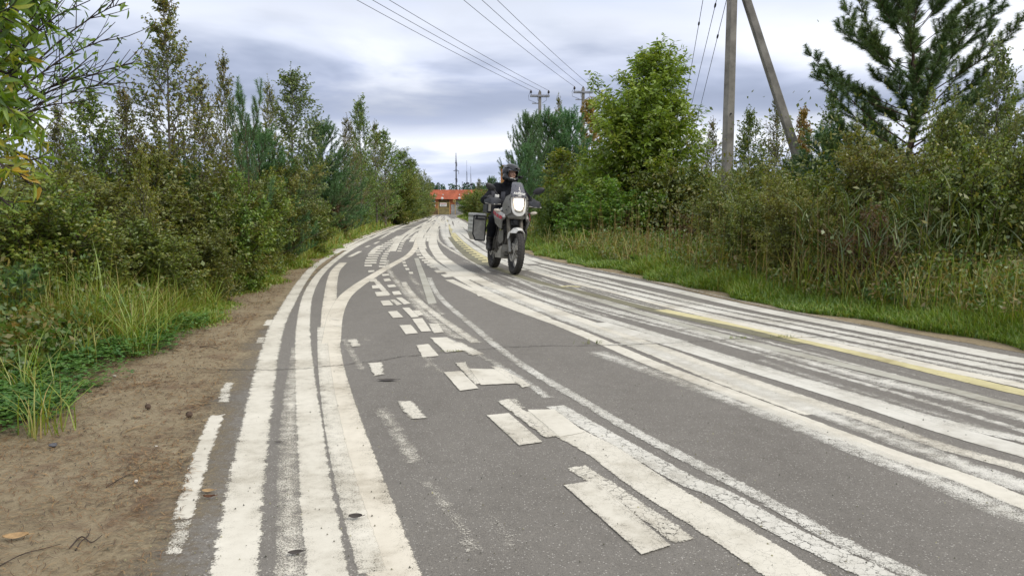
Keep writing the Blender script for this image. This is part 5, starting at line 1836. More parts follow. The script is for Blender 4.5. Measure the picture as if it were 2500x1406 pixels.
# ------------------------------------------------------------------ utility poles and wires
def small_pole(px, ytop, Y, label):
    top = P(px, ytop, Y)
    t = thing('utility_pole', label, 'pole', (top[0], Y, 0), (0, 0, .10), 'slim utility poles with three insulators')
    m = MB()
    z = top[2] - .35
    m.box((0, 0, z / 2), (.26, .26, z), taper=.72)
    m.build('shaft', M_CONC, t, bevel=.02)
    m = MB()
    for s in (-1, 1):
        m.box((0, s * .13, z - .28), (1.32, .06, .13))
    ca = m.build('crossarm', M_STEEL, t, bevel=.006)
    for x in (-.61, 0, .61):
        m = MB()
        m.lathe([(0.02, 0), (.025, .10), (.05, .11), (.085, .15), (.06, .18), (.085, .21), (.05, .27), (.03, .32), (0, .33)], (x, 0, z - .20), 'z', 10)
        m.build('insulator', M_INS, t, True)
        m = MB()
        m.tube([(x, 0, z + .08), (x - .16, .05, z - .25), (x - .14, .05, z - .55), (x * .3, .1, z - .75)], .012, 5)
        m.build('jumper_cable', M_WIRE, t)
    m = MB()
    m.box((-.22, .0, z - .78), (.62, .07, .07))
    m.build('lower_bracket', M_STEEL, t)
    return [Vector((top[0] + x * math.cos(.1), Y + x * math.sin(.1), z + .09)) for x in (-.61, 0, .61)]


pa = small_pole(1318, 212, 53, 'slim concrete utility pole standing behind the young pines nearest the rider')
pb = small_pole(1424, 203, 53.5, 'slim concrete utility pole half hidden behind the big rounded willow')


def wire_fit(A, mids, label, group):
    """A: insulator; mids: picture points the wire passes, given a straight ground course to a pole behind the camera"""
    return A, mids


def wire(A, B, sag, label, group, r=.011):
    m = MB()
    pts = []
    for i in range(41):
        t = i / 40
        p = A.lerp(B, t)
        p.z -= 4 * sag * t * (1 - t)
        pts.append(p)
    m.tube(pts, r, 5)
    o = m.build('power_wire', M_WIRE, None, True)
    tag(o, label, 'cable', group)


def solve_end(A, x0, zend=9.6, sag=.55, Yend=-6.0):
    """course to the next pole so that the wire leaves the top of the picture at column x0"""
    lo, hi = -60.0, 30.0
    def top_x(bx):
        best = None
        for i in range(400):
            t = i / 399
            X = A.x + (bx - A.x) * t
            Y_ = A.y + (Yend - A.y) * t
            Z = A.z + (zend - A.z) * t - 4 * sag * t * (1 - t)
            if Y_ < 1:
                return X / 1 * FPX + 1250
            dz = Z - CAM_H
            yc = Y_ * _c - dz * _s
            v = -(Y_ * _s + dz * _c) / yc * FPX + 703
            if v < 0:
                return 1250 + FPX * X / yc
        return 1e9
    for _ in range(50):
        mid = (lo + hi) / 2
        if top_x(mid) > x0:
            hi = mid
        else:
            lo = mid
    return Vector(((lo + hi) / 2, Yend, zend))


ORD = ['lowest of the three', 'middle of the three', 'highest of the three']
for i, x0 in enumerate((868, 905, 945)):
    e = solve_end(pa[i], x0, 9.6 + .05 * i)
    wire(pa[i], e, .55, ORD[i] + ' black wires running to the pole behind the young pines', 'wires to the pole behind the young pines')
for i, x0 in enumerate((1130, 1174, 1211)):
    e = solve_end(pb[i], x0, 9.8 + .05 * i)
    wire(pb[i], e, .55, ORD[i] + ' black wires running to the pole behind the big willow', 'wires to the pole behind the big willow')

Yq = 18.0
qx = float(P(1782, 180, Yq)[0])
t = thing('utility_pole', 'tall square concrete pole braced by a leaning strut above the verge shrubs', 'pole', (qx, Yq, 0), (0, 0, .35))
m = MB()
m.box((0, 0, 4.9), (.215, .215, 9.8), taper=.72)
m.build('shaft', M_CONC, t, bevel=.018)
b0 = P(1975, 470, Yq)
b1 = P(1790, -100, Yq)
dirv = Vector((b1[0] - b0[0], 0, b1[2] - b0[2])).normalized()
foot = Vector((b0[0], Yq, b0[2])) - dirv * (b0[2] / dirv.z)
head = Vector((b1[0], Yq, b1[2])) + dirv * 0.2
m = MB()
inv = Matrix.Rotation(-.35, 3, 'Z')
q0 = inv @ (foot - Vector((qx, Yq, 0)))
q1 = inv @ (head - Vector((qx, Yq, 0)))
ax = (q1 - q0).normalized()
rot = ax.to_track_quat('Z', 'Y').to_matrix()
m.box(tuple((q0 + q1) / 2), (.20, .20, (q1 - q0).length), rot, .8)
m.build('strut', M_CONC, t, bevel=.018)
m = MB()
m.box((0, -.17, 9.3), (1.5, .08, .12))
m.build('crossarm', M_STEEL, t)
for x in (-.65, 0, .65):
    m = MB()
    m.lathe([(0.02, 0), (.025, .10), (.085, .15), (.06, .18), (.085, .21), (.05, .27), (0, .33)], (x, -.17, 9.36), 'z', 10)
    m.build('insulator', M_INS, t, True)
m = MB()
m.lathe([(0, -.008), (.02, -.008), (.02, .008), (0, .008)], (-.02, -.115, fz(285, Yq)), 'y', 12)
m.build('bolt_hole', M_BLACK, t)
for i, (xt, yt, xb, yb, ys) in enumerate(((1716, 0, 1677, 222, 55), (1749, 0, 1691, 240, 13), (1768, 22, 1704, 280, 86))):
    Y0, Y1 = 17.9, 46.0
    top = Vector(P(xt, yt, Y0))
    xb2, yb2 = xt + (xb - xt) * 1.75, yt + (yb - yt) * 1.75
    bot = Vector(P(xb2, yb2, Y1))
    up_ = top + (top - bot) * .075
    m = MB()
    m.tube([up_.lerp(bot, k / 12) - Vector((0, 0, .3 * 4 * (k / 12) * (1 - k / 12) * .25)) for k in range(13)], .0075, 5)
    o = m.build('stay_wire', M_WIRE, None, True)
    tag(o, ['thin wire farthest from the concrete pole, dropping behind the big willow', 'middle thin wire of three dropping from the concrete pole behind the willow',
            'thin wire closest to the concrete pole, dropping toward the willow'][i], 'cable', 'thin wires dropping from the concrete pole')
    u = (ys - yt) / (yb2 - yt)
    # picture fraction -> depth fraction
    best = min((abs((lambda p: (-(p.y * _s + (p.z - CAM_H) * _c) / (p.y * _c - (p.z - CAM_H) * _s) * FPX + 703))(up_.lerp(bot, k / 200)) - ys), k) for k in range(201))[1] / 200
    c = up_.lerp(bot, best) - Vector((0, 0, .3 * best * (1 - best)))
    m = MB()
    dd = (bot - up_).normalized()
    m.tube([c - dd * .16, c - dd * .08, c + dd * .08, c + dd * .16], [.012, .024, .024, .012], 6)
    m.build('clamp', M_DARK, o, True)

# ------------------------------------------------------------------ brush pile, fern, litter pieces
g = G(1600, 622)
bp = thing('brush_pile', 'heap of dead rusty branches in the grass below the big willow', 'brush pile', (g[0] - .3, g[1] + .9, 0))
rg = np.random.default_rng(8)
wv, wf, wo = [], [], 0
for k in range(90):
    a = rg.random() * 6.28
    p0 = np.array([rg.normal(0, .55), rg.normal(0, .3), abs(rg.normal(.12, .12))])
    L_ = rg.uniform(.3, 1.0)
    d = unit(np.array([math.cos(a), math.sin(a), rg.normal(.15, .25)]))
    q = np.linspace(0, 1, 5)[:, None]
    pth = p0 + d * L_ * q + np.array([0, 0, -.25 * L_]) * q ** 2 + np.array([0, 0, .08])
    pth[:, 2] = np.maximum(pth[:, 2], .01)
    v, f = ring_tube(pth, rg.uniform(.006, .016) * (1 - .7 * q[:, 0]), 5)
    wv.append(v); wf.append(f + wo); wo += len(v)
q = np.linspace(0, 1, 8)[:, None]
pth = np.array([.45, 0, .05]) + np.array([.75, -.1, .85]) * q + np.array([.3, 0, -.28]) * q ** 3
v, f = ring_tube(pth, .022 * (1 - .6 * q[:, 0]), 6)
wv.append(v); wf.append(f + wo)
link('branches', np_mesh('brush_branches', np.vstack(wv), [np.vstack(wf)], mat('dead_wood', (.17, .085, .045), .95, var=.35, scale=8)), bp)
k = 1500
pos = np.column_stack([rg.normal(0, .5, k), rg.normal(0, .3, k), np.abs(rg.normal(.13, .10, k))])
v, f, kk = cloud_leaves(pos, np.full(k, .07), np.full(k, .02), rg)
link('dead_leaves', np_mesh('brush_leaves', v, [f], G_BROWN, {'rnd': np.repeat(rg.random(k), kk)}), bp)

g = G(1572, 660)
fr = thing('fern_plant', 'bright green feathery herb clump in the verge below the brush pile', 'plant', (g[0], g[1] + .15, 0))
k = 70
a = rg.random(k) * 6.28
V_, F_, o_ = [], [], 0
for i in range(k):
    d = np.array([math.cos(a[i]), math.sin(a[i]), 0])
    L_ = rg.uniform(.25, .5)
    t_ = np.linspace(.15, 1, 14)
    spine = d * (L_ * .6 * t_)[:, None] + np.array([0, 0, 1.]) * (L_ * (1.1 * t_ - .55 * t_ ** 2))[:, None]
    for s in (-1, 1):
        sd = np.array([-d[1], d[0], 0]) * s
        dd = unit(np.tile(sd * .8 + d * .5 + np.array([0, 0, .1]), (14, 1)))
        nr = unit(np.array([0, 0, 1.]) - dd * dd[:, 2:3])
        v, f, _ = leaves(spine, dd, nr, .11 * (1.15 - t_), .03 * (1.15 - t_))
        V_.append(v); F_.append(f + o_); o_ += len(v)
link('fronds', np_mesh('fern_fronds', np.vstack(V_), [np.vstack(F_)], G_FERN, {'rnd': rg.random(o_)}), fr)


def leaf_thing(px, py, L_, Wd, mt, label, rz, curl=.25, name='fallen_leaf', tilt=.30):
    g = G(px, py)
    nu, nv = 9, 5
    vs = []
    for i in range(nu):
        u = i / (nu - 1)
        w = Wd * math.sin(PI * min(1, u * .94 + .03)) ** .75
        for j in range(nv):
            s = j / (nv - 1) * 2 - 1
            vs.append(((u - .5) * L_, s * w / 2, curl * Wd * (s * s) * .7 + .2 * curl * L_ * (2 * u - 1) ** 2))
    fs = [(i * nv + j, i * nv + j + 1, (i + 1) * nv + j + 1, (i + 1) * nv + j) for i in range(nu - 1) for j in range(nv - 1)]
    m = MB()
    m.add(vs, fs)
    m.tube([(L_ * .48, 0, .2 * curl * L_), (L_ * .7, .004, .004)], .0012, 5)
    o = m.build(name, mt, None, True)
    o.location = (g[0], g[1], .0125 + Wd * .5 * math.sin(tilt))
    o.rotation_euler = (tilt, 0, rz)
    tag(o, label, 'leaf', 'fallen leaves')


M_LD = mat('leaf_dark_dry', (.065, .055, .048), .85, var=.3, scale=30)
M_LT = mat('leaf_tan', (.38, .25, .12), .8, var=.25, scale=40)
M_LB = mat('leaf_red_brown', (.15, .065, .03), .85, var=.3, scale=40)
leaf_thing(868, 1272, .047, .026, M_LD, 'dark curled leaf on the widest warm white line near the camera', .1, .3)
leaf_thing(722, 1360, .046, .020, M_LD, 'dark narrow leaf on the middle white line, lowest in view', .25, .25)
leaf_thing(945, 932, .12, .045, M_LD, 'flat dark leaf on bare asphalt beside the broken white dashes', .02, .06, tilt=.05)
leaf_thing(508, 1207, .045, .020, M_LT, 'tan fallen leaf on the asphalt beside the outermost broken line', .05, .2)
leaf_thing(511, 1222, .042, .014, M_LB, 'red-brown crumpled leaf just below the tan leaf', .15, .6)
leaf_thing(105, 855, .09, .05, M_LT, 'tan leaf lying on the clover', .5, .4)
leaf_thing(680, 1086, .04, .011, M_LD, 'tiny dark leaf between the two lines at the road edge', .0, .2)
leaf_thing(40, 1322, .075, .03, M_LT, 'straw-coloured dead leaf on the dirt at the frame edge', .3, .3)


def cone_thing(px, py, r, label):
    g = G(px, py)
    m = MB()
    for k in range(9):
        z = k / 8
        rr_ = r * math.sin(PI * (.16 + .78 * z)) ** .8
        for j in range(9):
            a = 2 * PI * j / 9 + k * .6
            c = (rr_ * math.cos(a) * .85, rr_ * math.sin(a) * .85, r * 2.1 * z)
            m.ell(c, (r * .28, r * .28, r * .13), 6, Matrix.Rotation(a, 3, 'Z') @ Matrix.Rotation(.6, 3, 'Y'))
    m.ell((0, 0, r), (r * .75, r * .75, r), 10)
    o = m.build('pine_cone', mat('cone_brown', (.12, .080, .055), .9, var=.35, scale=60), None, True)
    o.location = (g[0], g[1], .012 + r * .9)
    o.rotation_euler = (PI / 2 * .95, 0, .7)
    tag(o, label, 'pine cone', 'pine cones on the dirt')


cone_thing(460, 1023, .0165, 'open dark pine cone lying near the outermost broken line')
cone_thing(360, 1003, .015, 'weathered pine cone among needles, nearer the clover')


def stone_thing(px, py, s, mt, label, seed, name='stone'):
    import bmesh
    g = G(px, py)
    bm = bmesh.new()
    bmesh.ops.create_icosphere(bm, subdivisions=3, radius=1)
    rg_ = np.random.default_rng(seed)
    ph = rg_.random(6) * 6
    for v_ in bm.verts:
        k_ = 1 + .18 * math.sin(v_.co.x * 3 + ph[0]) * math.sin(v_.co.y * 2.6 + ph[1]) + .12 * math.sin(v_.co.z * 4 + ph[2])
        v_.co = Vector((v_.co.x * s[0] * k_, v_.co.y * s[1] * k_, v_.co.z * s[2] * k_))
    me = bpy.data.meshes.new(name)
    bm.to_mesh(me)
    bm.free()
    me.materials.append(mt)
    for p_ in me.polygons:
        p_.use_smooth = True
    o = link(name, me)
    o.location = (g[0], g[1], .012 + s[2] * .6)
    o.rotation_euler = (0, 0, ph[3])
    tag(o, label, 'stone', 'stones on the dirt')


M_ST = mat('stone_grey', (.10, .10, .11), .85, var=.25, scale=30)
M_STW = mat('stone_pale', (.55, .52, .46), .85, var=.15, scale=30)
stone_thing(130, 1095, (.022, .016, .009), M_ST, 'dark grey flat stone below the clover', 1)
stone_thing(333, 1183, (.008, .007, .005), M_STW, 'small white stone in the middle of the dirt shoulder', 2)
stone_thing(280, 923, (.012, .008, .005), M_STW, 'pale stone chip at the tip of the clover', 3)
stone_thing(382, 1096, (.006, .004, .003), M_STW, 'tiny pale chip uphill of the small white stone', 4)


def twig_thing(pts, r, mt, label):
    p3 = [Vector((*G(x, y)[:2], .010 + .008 * (i % 2))) for i, (x, y) in enumerate(pts)]
    m = MB()
    c = catmull([tuple(p) for p in p3], 5)
    m.tube([Vector(p) for p in c], [r * (1 - .6 * i / len(c)) for i in range(len(c))], 6)
    tag(m.build('twig', mt, None, True), label, 'twig', 'twigs on the dirt')


M_TW = mat('twig_dark', (.06, .042, .032), .95, var=.3, scale=20)
M_TWP = mat('twig_pale', (.36, .26, .14), .95, var=.25, scale=20)
twig_thing([(260, 1195), (300, 1175), (320, 1160), (350, 1140)], .0022, M_TW, 'long dark bent twig in the middle of the dirt')
twig_thing([(488, 850), (510, 851), (533, 855)], .004, M_TW, 'short dark twig on the dirt past the clover')
twig_thing([(308, 1058), (340, 1049), (372, 1042)], .0026, M_TWP, 'pale straw stick on the dirt below the pine cones')
twig_thing([(212, 987), (240, 980), (265, 969)], .003, M_TWP, 'pale stick at the lower rim of the clover')
twig_thing([(0, 1388), (55, 1366), (110, 1345), (150, 1340)], .0020, M_TW, 'thin dark twig lowest on the dirt near the frame corner')
twig_thing([(170, 1345), (200, 1322), (225, 1330), (250, 1318)], .0028, M_TW, 'knotted dark root bit near the frame bottom')
twig_thing([(185, 1350), (198, 1335), (215, 1315), (222, 1302)], .0026, M_TW, 'short dark root bit crossing the knotted one')

# small weeds rooted in the road joint
for (px, py, k, h, lab) in ((1450, 842, 26, .045, 'grass tuft in the road joint at the main white line'), (1805, 829, 30, .03, 'tiny weed in the road joint beside the grey line'),
                            (1915, 826, 34, .03, 'tiny weed in the road joint on the yellow line'), (1110, 861, 40, .018, 'flat moss streak in the road joint among the broken dashes')):
    g = G(px, py)
    tt = np.column_stack([g[0] + rg.normal(0, .05, k), g[1] + rg.normal(0, .008, k), np.full(k, .010)])
    v, f = blades(tt, h * rg.uniform(.5, 1.3, k), np.full(k, .004), rg.normal(0, .5, k), rg.random(k) * 6.28, rg.uniform(.2, 1, k))
    o = link('grass_tuft', np_mesh('grass_tuft', v, [f], G_BUSH, {'rnd': np.repeat(rg.random(k), 8)}))
    tag(o, lab, 'weed', 'weeds in the road joint')
# ------------------------------------------------------------------ motorcycle
M_TYRE = mat('tyre_rubber', (0.030, 0.029, 0.028), 0.9, var=0.35, scale=14, bump=0.4, bscale=90, col2=(.055, .050, .044))
M_RIM = mat('black_rim', (0.035, 0.035, 0.037), 0.5, 0.4, var=0.3)
M_ALU = mat('brushed_aluminium', (0.60, 0.60, 0.575), 0.45, 0.2, var=0.12, scale=12)
M_ALUD = mat('dusty_aluminium', (0.40, 0.39, 0.355), 0.6, 0.08, var=0.22, scale=9)
M_FAIR = mat('grey_fairing', (0.215, 0.212, 0.195), 0.45, var=0.15, scale=7)
M_FAIRW = mat('white_fairing', (0.66, 0.655, 0.62), 0.4, var=0.08, scale=9)
M_REDD = mat('red_decal', (0.45, 0.035, 0.045), 0.4, var=0.15)
M_DUST = mat('dusty_engine', (0.105, 0.098, 0.086), 0.75, 0.2, var=0.3, scale=10)
M_FORK = mat('dusty_fork', (0.15, 0.135, 0.108), 0.6, 0.2, var=0.25, scale=10)
M_PLAST = mat('black_plastic', (0.022, 0.022, 0.024), 0.5, var=0.2, scale=10)
M_SCUFF = mat('dark_plastic_scuffed', (0.050, 0.052, 0.058), 0.4, var=0.25, scale=12)
M_LENS = mat('headlight_glow', (0.9, 0.87, 0.8), 0.3, var=0.03, emit=(1.0, 0.90, 0.74, 2.4))
M_SIGN = mat('indicator_clear', (0.55, 0.50, 0.42), 0.25, var=0.1)
M_CHROME = mat('reflector', (0.55, 0.50, 0.44), 0.22, 0.8, var=0.1)


def m_screen():
    m = bpy.data.materials.new('smoked_screen')
    m.use_nodes = True
    N, L, nd = nodes_of(m.node_tree)
    b = N['Principled BSDF']
    b.inputs['Base Color'].default_value = (.21, .21, .24, 1)
    b.inputs['Roughness'].default_value = .15
    t = nd('ShaderNodeTexCoord')
    n = nd('ShaderNodeTexNoise', i_Scale=9.0, i_Detail=5.0)
    L.new(t.outputs['Object'], n.inputs['Vector'])
    L.new(math_nd(nd, L, 'MULTIPLY_ADD', n.outputs[0], .25, .42), b.inputs['Alpha'])
    return m


M_SCREEN = m_screen()
fw = np.array([0.10, 12.05])
YAW = R(14.5)
fdir = np.array([math.sin(YAW), -math.cos(YAW)])
gf = G(1256, 671)
gf = gf[:2]
ctr = gf - fdir * 0.76
LEAN = R(-4.5)
BIKE_ROT = Matrix.Rotation(math.atan2(fdir[1], fdir[0]), 4, 'Z') @ Matrix.Rotation(LEAN, 4, 'X')
bike = thing('motorcycle', 'dusty white and grey adventure motorcycle with lit headlight ridden toward the camera', 'motorcycle', (ctr[0], ctr[1], 0.012), BIKE_ROT.to_euler())


def wheel(x, rad, tw, part, knob_n, front):
    rim_r = rad - .075 if front else rad - .095
    prof_t = [(rim_r, -tw * .36), (rim_r + .02, -tw * .47), (rad - .035, -tw * .5), (rad - .012, -tw * .36), (rad, -tw * .12), (rad, tw * .12), (rad - .012, tw * .36), (rad - .035, tw * .5),
              (rim_r + .02, tw * .47), (rim_r, tw * .36), (rim_r - .005, 0)]
    c = (x, 0, rad)
    m = MB()
    m.lathe([(rim_r - .012, -tw * .34), (rim_r + .008, -tw * .36), (rim_r + .004, -tw * .2), (rim_r - .016, 0), (rim_r + .004, tw * .2), (rim_r + .008, tw * .36), (rim_r - .012, tw * .34), (rim_r - .028, 0)], c, 'y', 48, True)
    w = m.build(part, M_RIM, bike, True)
    m = MB()
    m.lathe(prof_t, c, 'y', 56, True)
    for k in range(knob_n):
        a = 2 * PI * k / knob_n
        for j, off in enumerate((-.30, 0, .30)):
            aa = a + (PI / knob_n if j == 1 else 0)
            rr_ = rad - (0.004 if j == 1 else .012)
            rot = Matrix.Rotation(-aa, 3, 'Y') @ Matrix.Rotation(.35 * (j - 1) + (.2 if j == 1 else 0), 3, 'X' if j != 1 else 'Z')
            m.box((x + rr_ * math.cos(aa), off * tw * 1.05, rad + rr_ * math.sin(aa)), (.016, tw * .25, .030), rot)
    m.build('tyre', M_TYRE, w, True)
    m = MB()
    for k in range(32):
        a = 2 * PI * k / 32
        s = 1 if k % 2 else -1
        a2 = a + (.35 if (k // 2) % 2 else -.35)
        m.tube([(x + .035 * math.cos(a2), s * .035, rad + .035 * math.sin(a2)), (x + rim_r * math.cos(a), 0, rad + rim_r * math.sin(a))], .0022, 5, False)
    m.build('spokes', M_ALU, w)
    m = MB()
    m.lathe([(0, -.06), (.032, -.06), (.032, -.045), (.05, -.04), (.05, -.03), (.03, -.02), (.03, .02), (.05, .03), (.05, .04), (.032, .045), (.032, .06), (0, .06)], c, 'y', 20)
    m.build('hub', M_DUST, w, True)
    for s in ((-1, 1) if front else (-1,)):
        m = MB()
        r1 = .149 if front else .122
        m.lathe([(r1 - .035, s * .068), (r1, s * .068), (r1, s * .073), (r1 - .035, s * .073)], c, 'y', 40, True)
        for k in range(10):
            a = 2 * PI * k / 10
            m.tube([(x + .045 * math.cos(a), s * .06, rad + .045 * math.sin(a)), (x + (r1 - .03) * math.cos(a + .2), s * .07, rad + (r1 - .03) * math.sin(a + .2))], .006, 5)
        m.build('brake_disc', M_ALUD, w, True)
    return w


wheel(.76, .352, .112, 'front_wheel', 44, True)
wheel(-.74, .338, .135, 'rear_wheel', 40, False)


def fp(z, y, dx=0.0):   # point on the fork line
    return (.76 - math.tan(R(26.5)) * (z - .352) + dx, y, z)


for s in (-1, 1):
    m = MB()
    m.tube([fp(.335, s * .108), fp(.50, s * .108), fp(.66, s * .108), fp(.68, s * .108)], [.030, .031, .032, .028], 14)
    m.tube([fp(.66, s * .108), fp(1.08, s * .108)], .026, 14)
    m.tube([fp(.70, s * .108), fp(.88, s * .108)], [.030, .034], 14)
    fl = m.build('fork_leg', M_FORK, bike, True)
    m = MB()   # caliper
    m.box((.655, s * .085, .40), (.075, .05, .13), Matrix.Rotation(R(-24), 3, 'Y'))
    m.build('brake_caliper', M_DUST, fl, bevel=.012)
    m = MB()   # guard on the lower leg
    m.slab([fp(.36, s * .135, .045), fp(.36, s * .10, .06), fp(.62, s * .10, .055), fp(.62, s * .138, .03)], (-.008, 0, 0))
    m.build('fork_guard', M_FAIR, fl, bevel=.003)
m = MB()   # yoke
for z in (.905, 1.045):
    p = fp(z, 0)
    m.box(p, (.10, .29, .035), Matrix.Rotation(R(-26), 3, 'Y'))
m.tube([fp(.88, 0, -.02), fp(1.08, 0, -.02)], .035, 12)
m.build('fork_yoke', M_FORK, bike, bevel=.01)
m = MB()   # horn and oil cooler area under the cowl
m.box((.50, 0, .83), (.06, .14, .09))
m.lathe([(0, .0), (.035, .0), (.042, .03), (0, .035)], (.545, 0, .85), 'x', 16)
m.build('horn', M_PLAST, bike, bevel=.01)

# front mudguard: arch over the tyre
m = MB()
ro, ri = .392, .386
rings = []
for k in range(15):
    a = R(64) + R(88) * k / 14
    wd = .062 + .012 * math.sin(PI * k / 14)
    ring = []
    for u in (-1, -.6, 0, .6, 1):
        rr_ = ro + .012 * (1 - u * u) - (.03 if abs(u) == 1 else 0)
        ring.append((.76 + rr_ * math.cos(a), u * wd, .352 + rr_ * math.sin(a)))
    for u in (1, .6, 0, -.6, -1):
        rr_ = ri + .012 * (1 - u * u) - (.03 if abs(u) == 1 else 0)
        ring.append((.76 + rr_ * math.cos(a), u * (wd - .004), .352 + rr_ * math.sin(a)))
    rings.append(ring)
m.loft(rings)
mg = m.build('front_mudguard', M_FAIRW, bike, True)
for s in (-1, 1):
    m = MB()
    m.slab([(.76 + .37 * math.cos(R(58)), s * .066, .352 + .37 * math.sin(R(58))), (.76 + .39 * math.cos(R(92)), s * .068, .352 + .39 * math.sin(R(92))), (.69, s * .137, .66), (.665, s * .140, .575), (.72, s * .140, .56), (.755, s * .120, .66)], (0, s * .006, 0))
    m.build('mudguard_bracket', M_FAIRW, mg, bevel=.003)

# cowl: beak below the headlight, side wings, bezel
m = MB()
def sec(z, x, wy, dx, k=5):
    pts = []
    for j in range(2 * k + 1):
        u = j / k - 1
        pts.append((x - dx * abs(u) ** 1.7, u * wy, z))
    for j in range(2 * k, -1, -1):
        u = j / k - 1
        pts.append((x - dx * abs(u) ** 1.7 - .02, u * wy * .96, z))
    return pts
m.loft([sec(.890, .64, .125, .05), sec(.915, .70, .150, .10), sec(.985, .735, .150, .13), sec(1.045, .725, .135, .12)])
m.build('beak', M_FAIR, bike, True)
# headlight bowl, twin reflectors and glowing lens
m = MB()
m.slab([(.655, -.104, 1.245), (.695, -.092, 1.05), (.715, -.03, .99), (.715, .03, .99), (.695, .092, 1.05), (.655, .104, 1.245)], (-.10, 0, 0))
hl = m.build('headlight', M_CHROME, bike, bevel=.012)
m = MB()
cx_ = []
for z, wy in ((1.218, .074), (1.16, .080), (1.10, .070), (1.055, .050), (1.032, .026)):
    x = .735 - (z - 1.03) * .19
    cx_.append((z, wy, x))
prv = None
ringsL = []
for z, wy, x in cx_:
    ring = [(x + .022 * (1 - (u * u)), u * wy, z) for u in np.linspace(-1, 1, 9)] + [(x - .025, u * wy, z) for u in np.linspace(1, -1, 9)]
    ringsL.append(ring)
m.loft(ringsL)
m.build('lens', M_LENS, hl, True)
m = MB()   # bright U-shaped bezel
path = [(.665, -.118, 1.235), (.69, -.114, 1.15), (.715, -.104, 1.06), (.745, -.070, .985), (.755, 0, .962), (.745, .070, .985), (.715, .104, 1.06), (.69, .114, 1.15), (.665, .118, 1.235)]
pp_ = catmull(path, 5)
tt_ = np.linspace(-1, 1, len(pp_))
rings = []
for p_, u in zip(pp_, tt_):
    hw = .004 + .021 * (1 - abs(u)) ** 1.1
    inw = np.array([0, -p_[1], 1.10 - p_[2]])
    inw /= np.linalg.norm(inw) + 1e-6
    rings.append([tuple(p_ + inw * hw + np.array([.004, 0, 0])), tuple(p_ - inw * hw + np.array([.0, 0, 0])), tuple(p_ - inw * hw - np.array([.03, 0, 0])), tuple(p_ + inw * hw - np.array([.03, 0, 0]))])
m.loft(rings)
m.build('headlight_bezel', M_FAIRW, bike, True)
for s in (-1, 1):
    m = MB()   # dark grey side wing of the cowl
    m.slab([(.65, s * .128, 1.29), (.70, s * .122, 1.06), (.72, s * .118, .985), (.60, s * .175, .93), (.50, s * .215, 1.00), (.50, s * .215, 1.11), (.57, s * .185, 1.24)], (-.012, s * .008, 0))
    wg = m.build('cowl_wing', M_FAIR, bike, bevel=.008)
    m = MB()
    for (x, y, z) in ((.655, .150, 1.20), (.60, .178, 1.03), (.645, .155, 1.08)):
        m.lathe([(0, 0), (.010, 0), (.010, .008), (0, .008)], (x + .012, s * y * 1.02, z), 'x', 10)
    m.build('screw', M_BLACK, wg)
# windscreen
m = MB()
rings = []
for z, wy, x in ((1.215, .150, .60), (1.26, .146, .62), (1.30, .126, .605), (1.36, .112, .575), (1.44, .098, .53), (1.478, .086, .50), (1.492, .064, .490)):
    us = np.linspace(-1, 1, 11)
    ring = [(x + .075 * (1 - u * u), u * wy, z) for u in us] + [(x + .075 * (1 - u * u) - .005, u * wy, z) for u in us[::-1]]
    rings.append(ring)
m.loft(rings)
ws = m.build('windscreen', M_SCREEN, bike, True)
m = MB()
for (y, z, x) in ((-.125, 1.285, .652), (.125, 1.285, .652), (-.06, 1.262, .698), (.06, 1.262, .698), (-.13, 1.235, .65), (.13, 1.235, .65)):
    m.lathe([(0, 0), (.009, 0), (.009, .007), (0, .007)], (x - .003, y, z), 'x', 10)
m.build('screw', M_BLACK, ws)
text_mesh('lettering', 'AltRider', .058, M_WHITE, ws, (.695, 0, 1.302), (PI / 2 - .42, 0, PI / 2), .0008, bold=.0012)
text_mesh('lettering', '.com', .026, M_WHITE, ws, (.701, 0.0, 1.274), (PI / 2 - .42, 0, PI / 2), .0008, bold=.001)
m = MB()   # dashboard behind
m.box((.52, 0, 1.20), (.06, .20, .12), Matrix.Rotation(R(20), 3, 'Y'))
m.build('dashboard', M_PLAST, bike, bevel=.02)

# side tank panels: white shoulder, red blocks, grey flank
for s in (-1, 1):
    m = MB()
    A = [(.56, s * .185, .985), (.60, s * .20, .915), (.56, s * .225, .86), (.34, s * .30, .92), (.18, s * .285, 1.00), (.26, s * .24, 1.055)]
    m.slab(A, (-.03, -s * .03, -.01))
    sp = m.build('side_panel', M_FAIRW, bike, bevel=.014)
    m = MB()
    Bp = [(.605, s * .203, .905), (.565, s * .232, .848), (.52, s * .225, .72), (.46, s * .220, .70), (.30, s * .285, .80), (.19, s * .292, .985), (.34, s * .304, .912)]
    m.slab(Bp, (-.03, -s * .03, 0))
    m.build('side_panel_lower', M_FAIR, bike, bevel=.014)
    a0, a1 = Vector((.575, s * .222, .895)), Vector((.235, s * .292, 1.005))
    mid_ = Vector((.36, s * .296, .935))
    for k in range(4):
        u0, u1 = k / 4 + .02, (k + 1) / 4 - .04
        def bz(u): return a0 * (1 - u) ** 2 + mid_ * 2 * u * (1 - u) + a1 * u * u
        hgt = Vector((-.004, -s * .006, .052))
        off = Vector((.012, s * .016, -.026))
        m = MB()
        q_ = [bz(u0) + off, bz(u1) + off, bz(u1) + off + hgt, bz(u0) + off + hgt]
        m.slab([tuple(v_) for v_ in q_], (.004, s * .004, 0))
        m.build('red_block', M_REDD, sp)
m = MB()   # tank
rings = []
for x, wy, zt, zb in ((.40, .13, 1.10, .92), (.30, .20, 1.13, .86), (.15, .21, 1.11, .84), (.0, .17, 1.02, .84), (-.12, .12, .93, .84)):
    rings.append([(x, wy * math.cos(a), (zt + zb) / 2 + (zt - zb) / 2 * math.sin(a)) for a in np.linspace(0, 2 * PI, 17)[:-1]])
m.loft(rings)
m.build('fuel_tank', M_FAIRW, bike, 'all')
m = MB()
rings = []
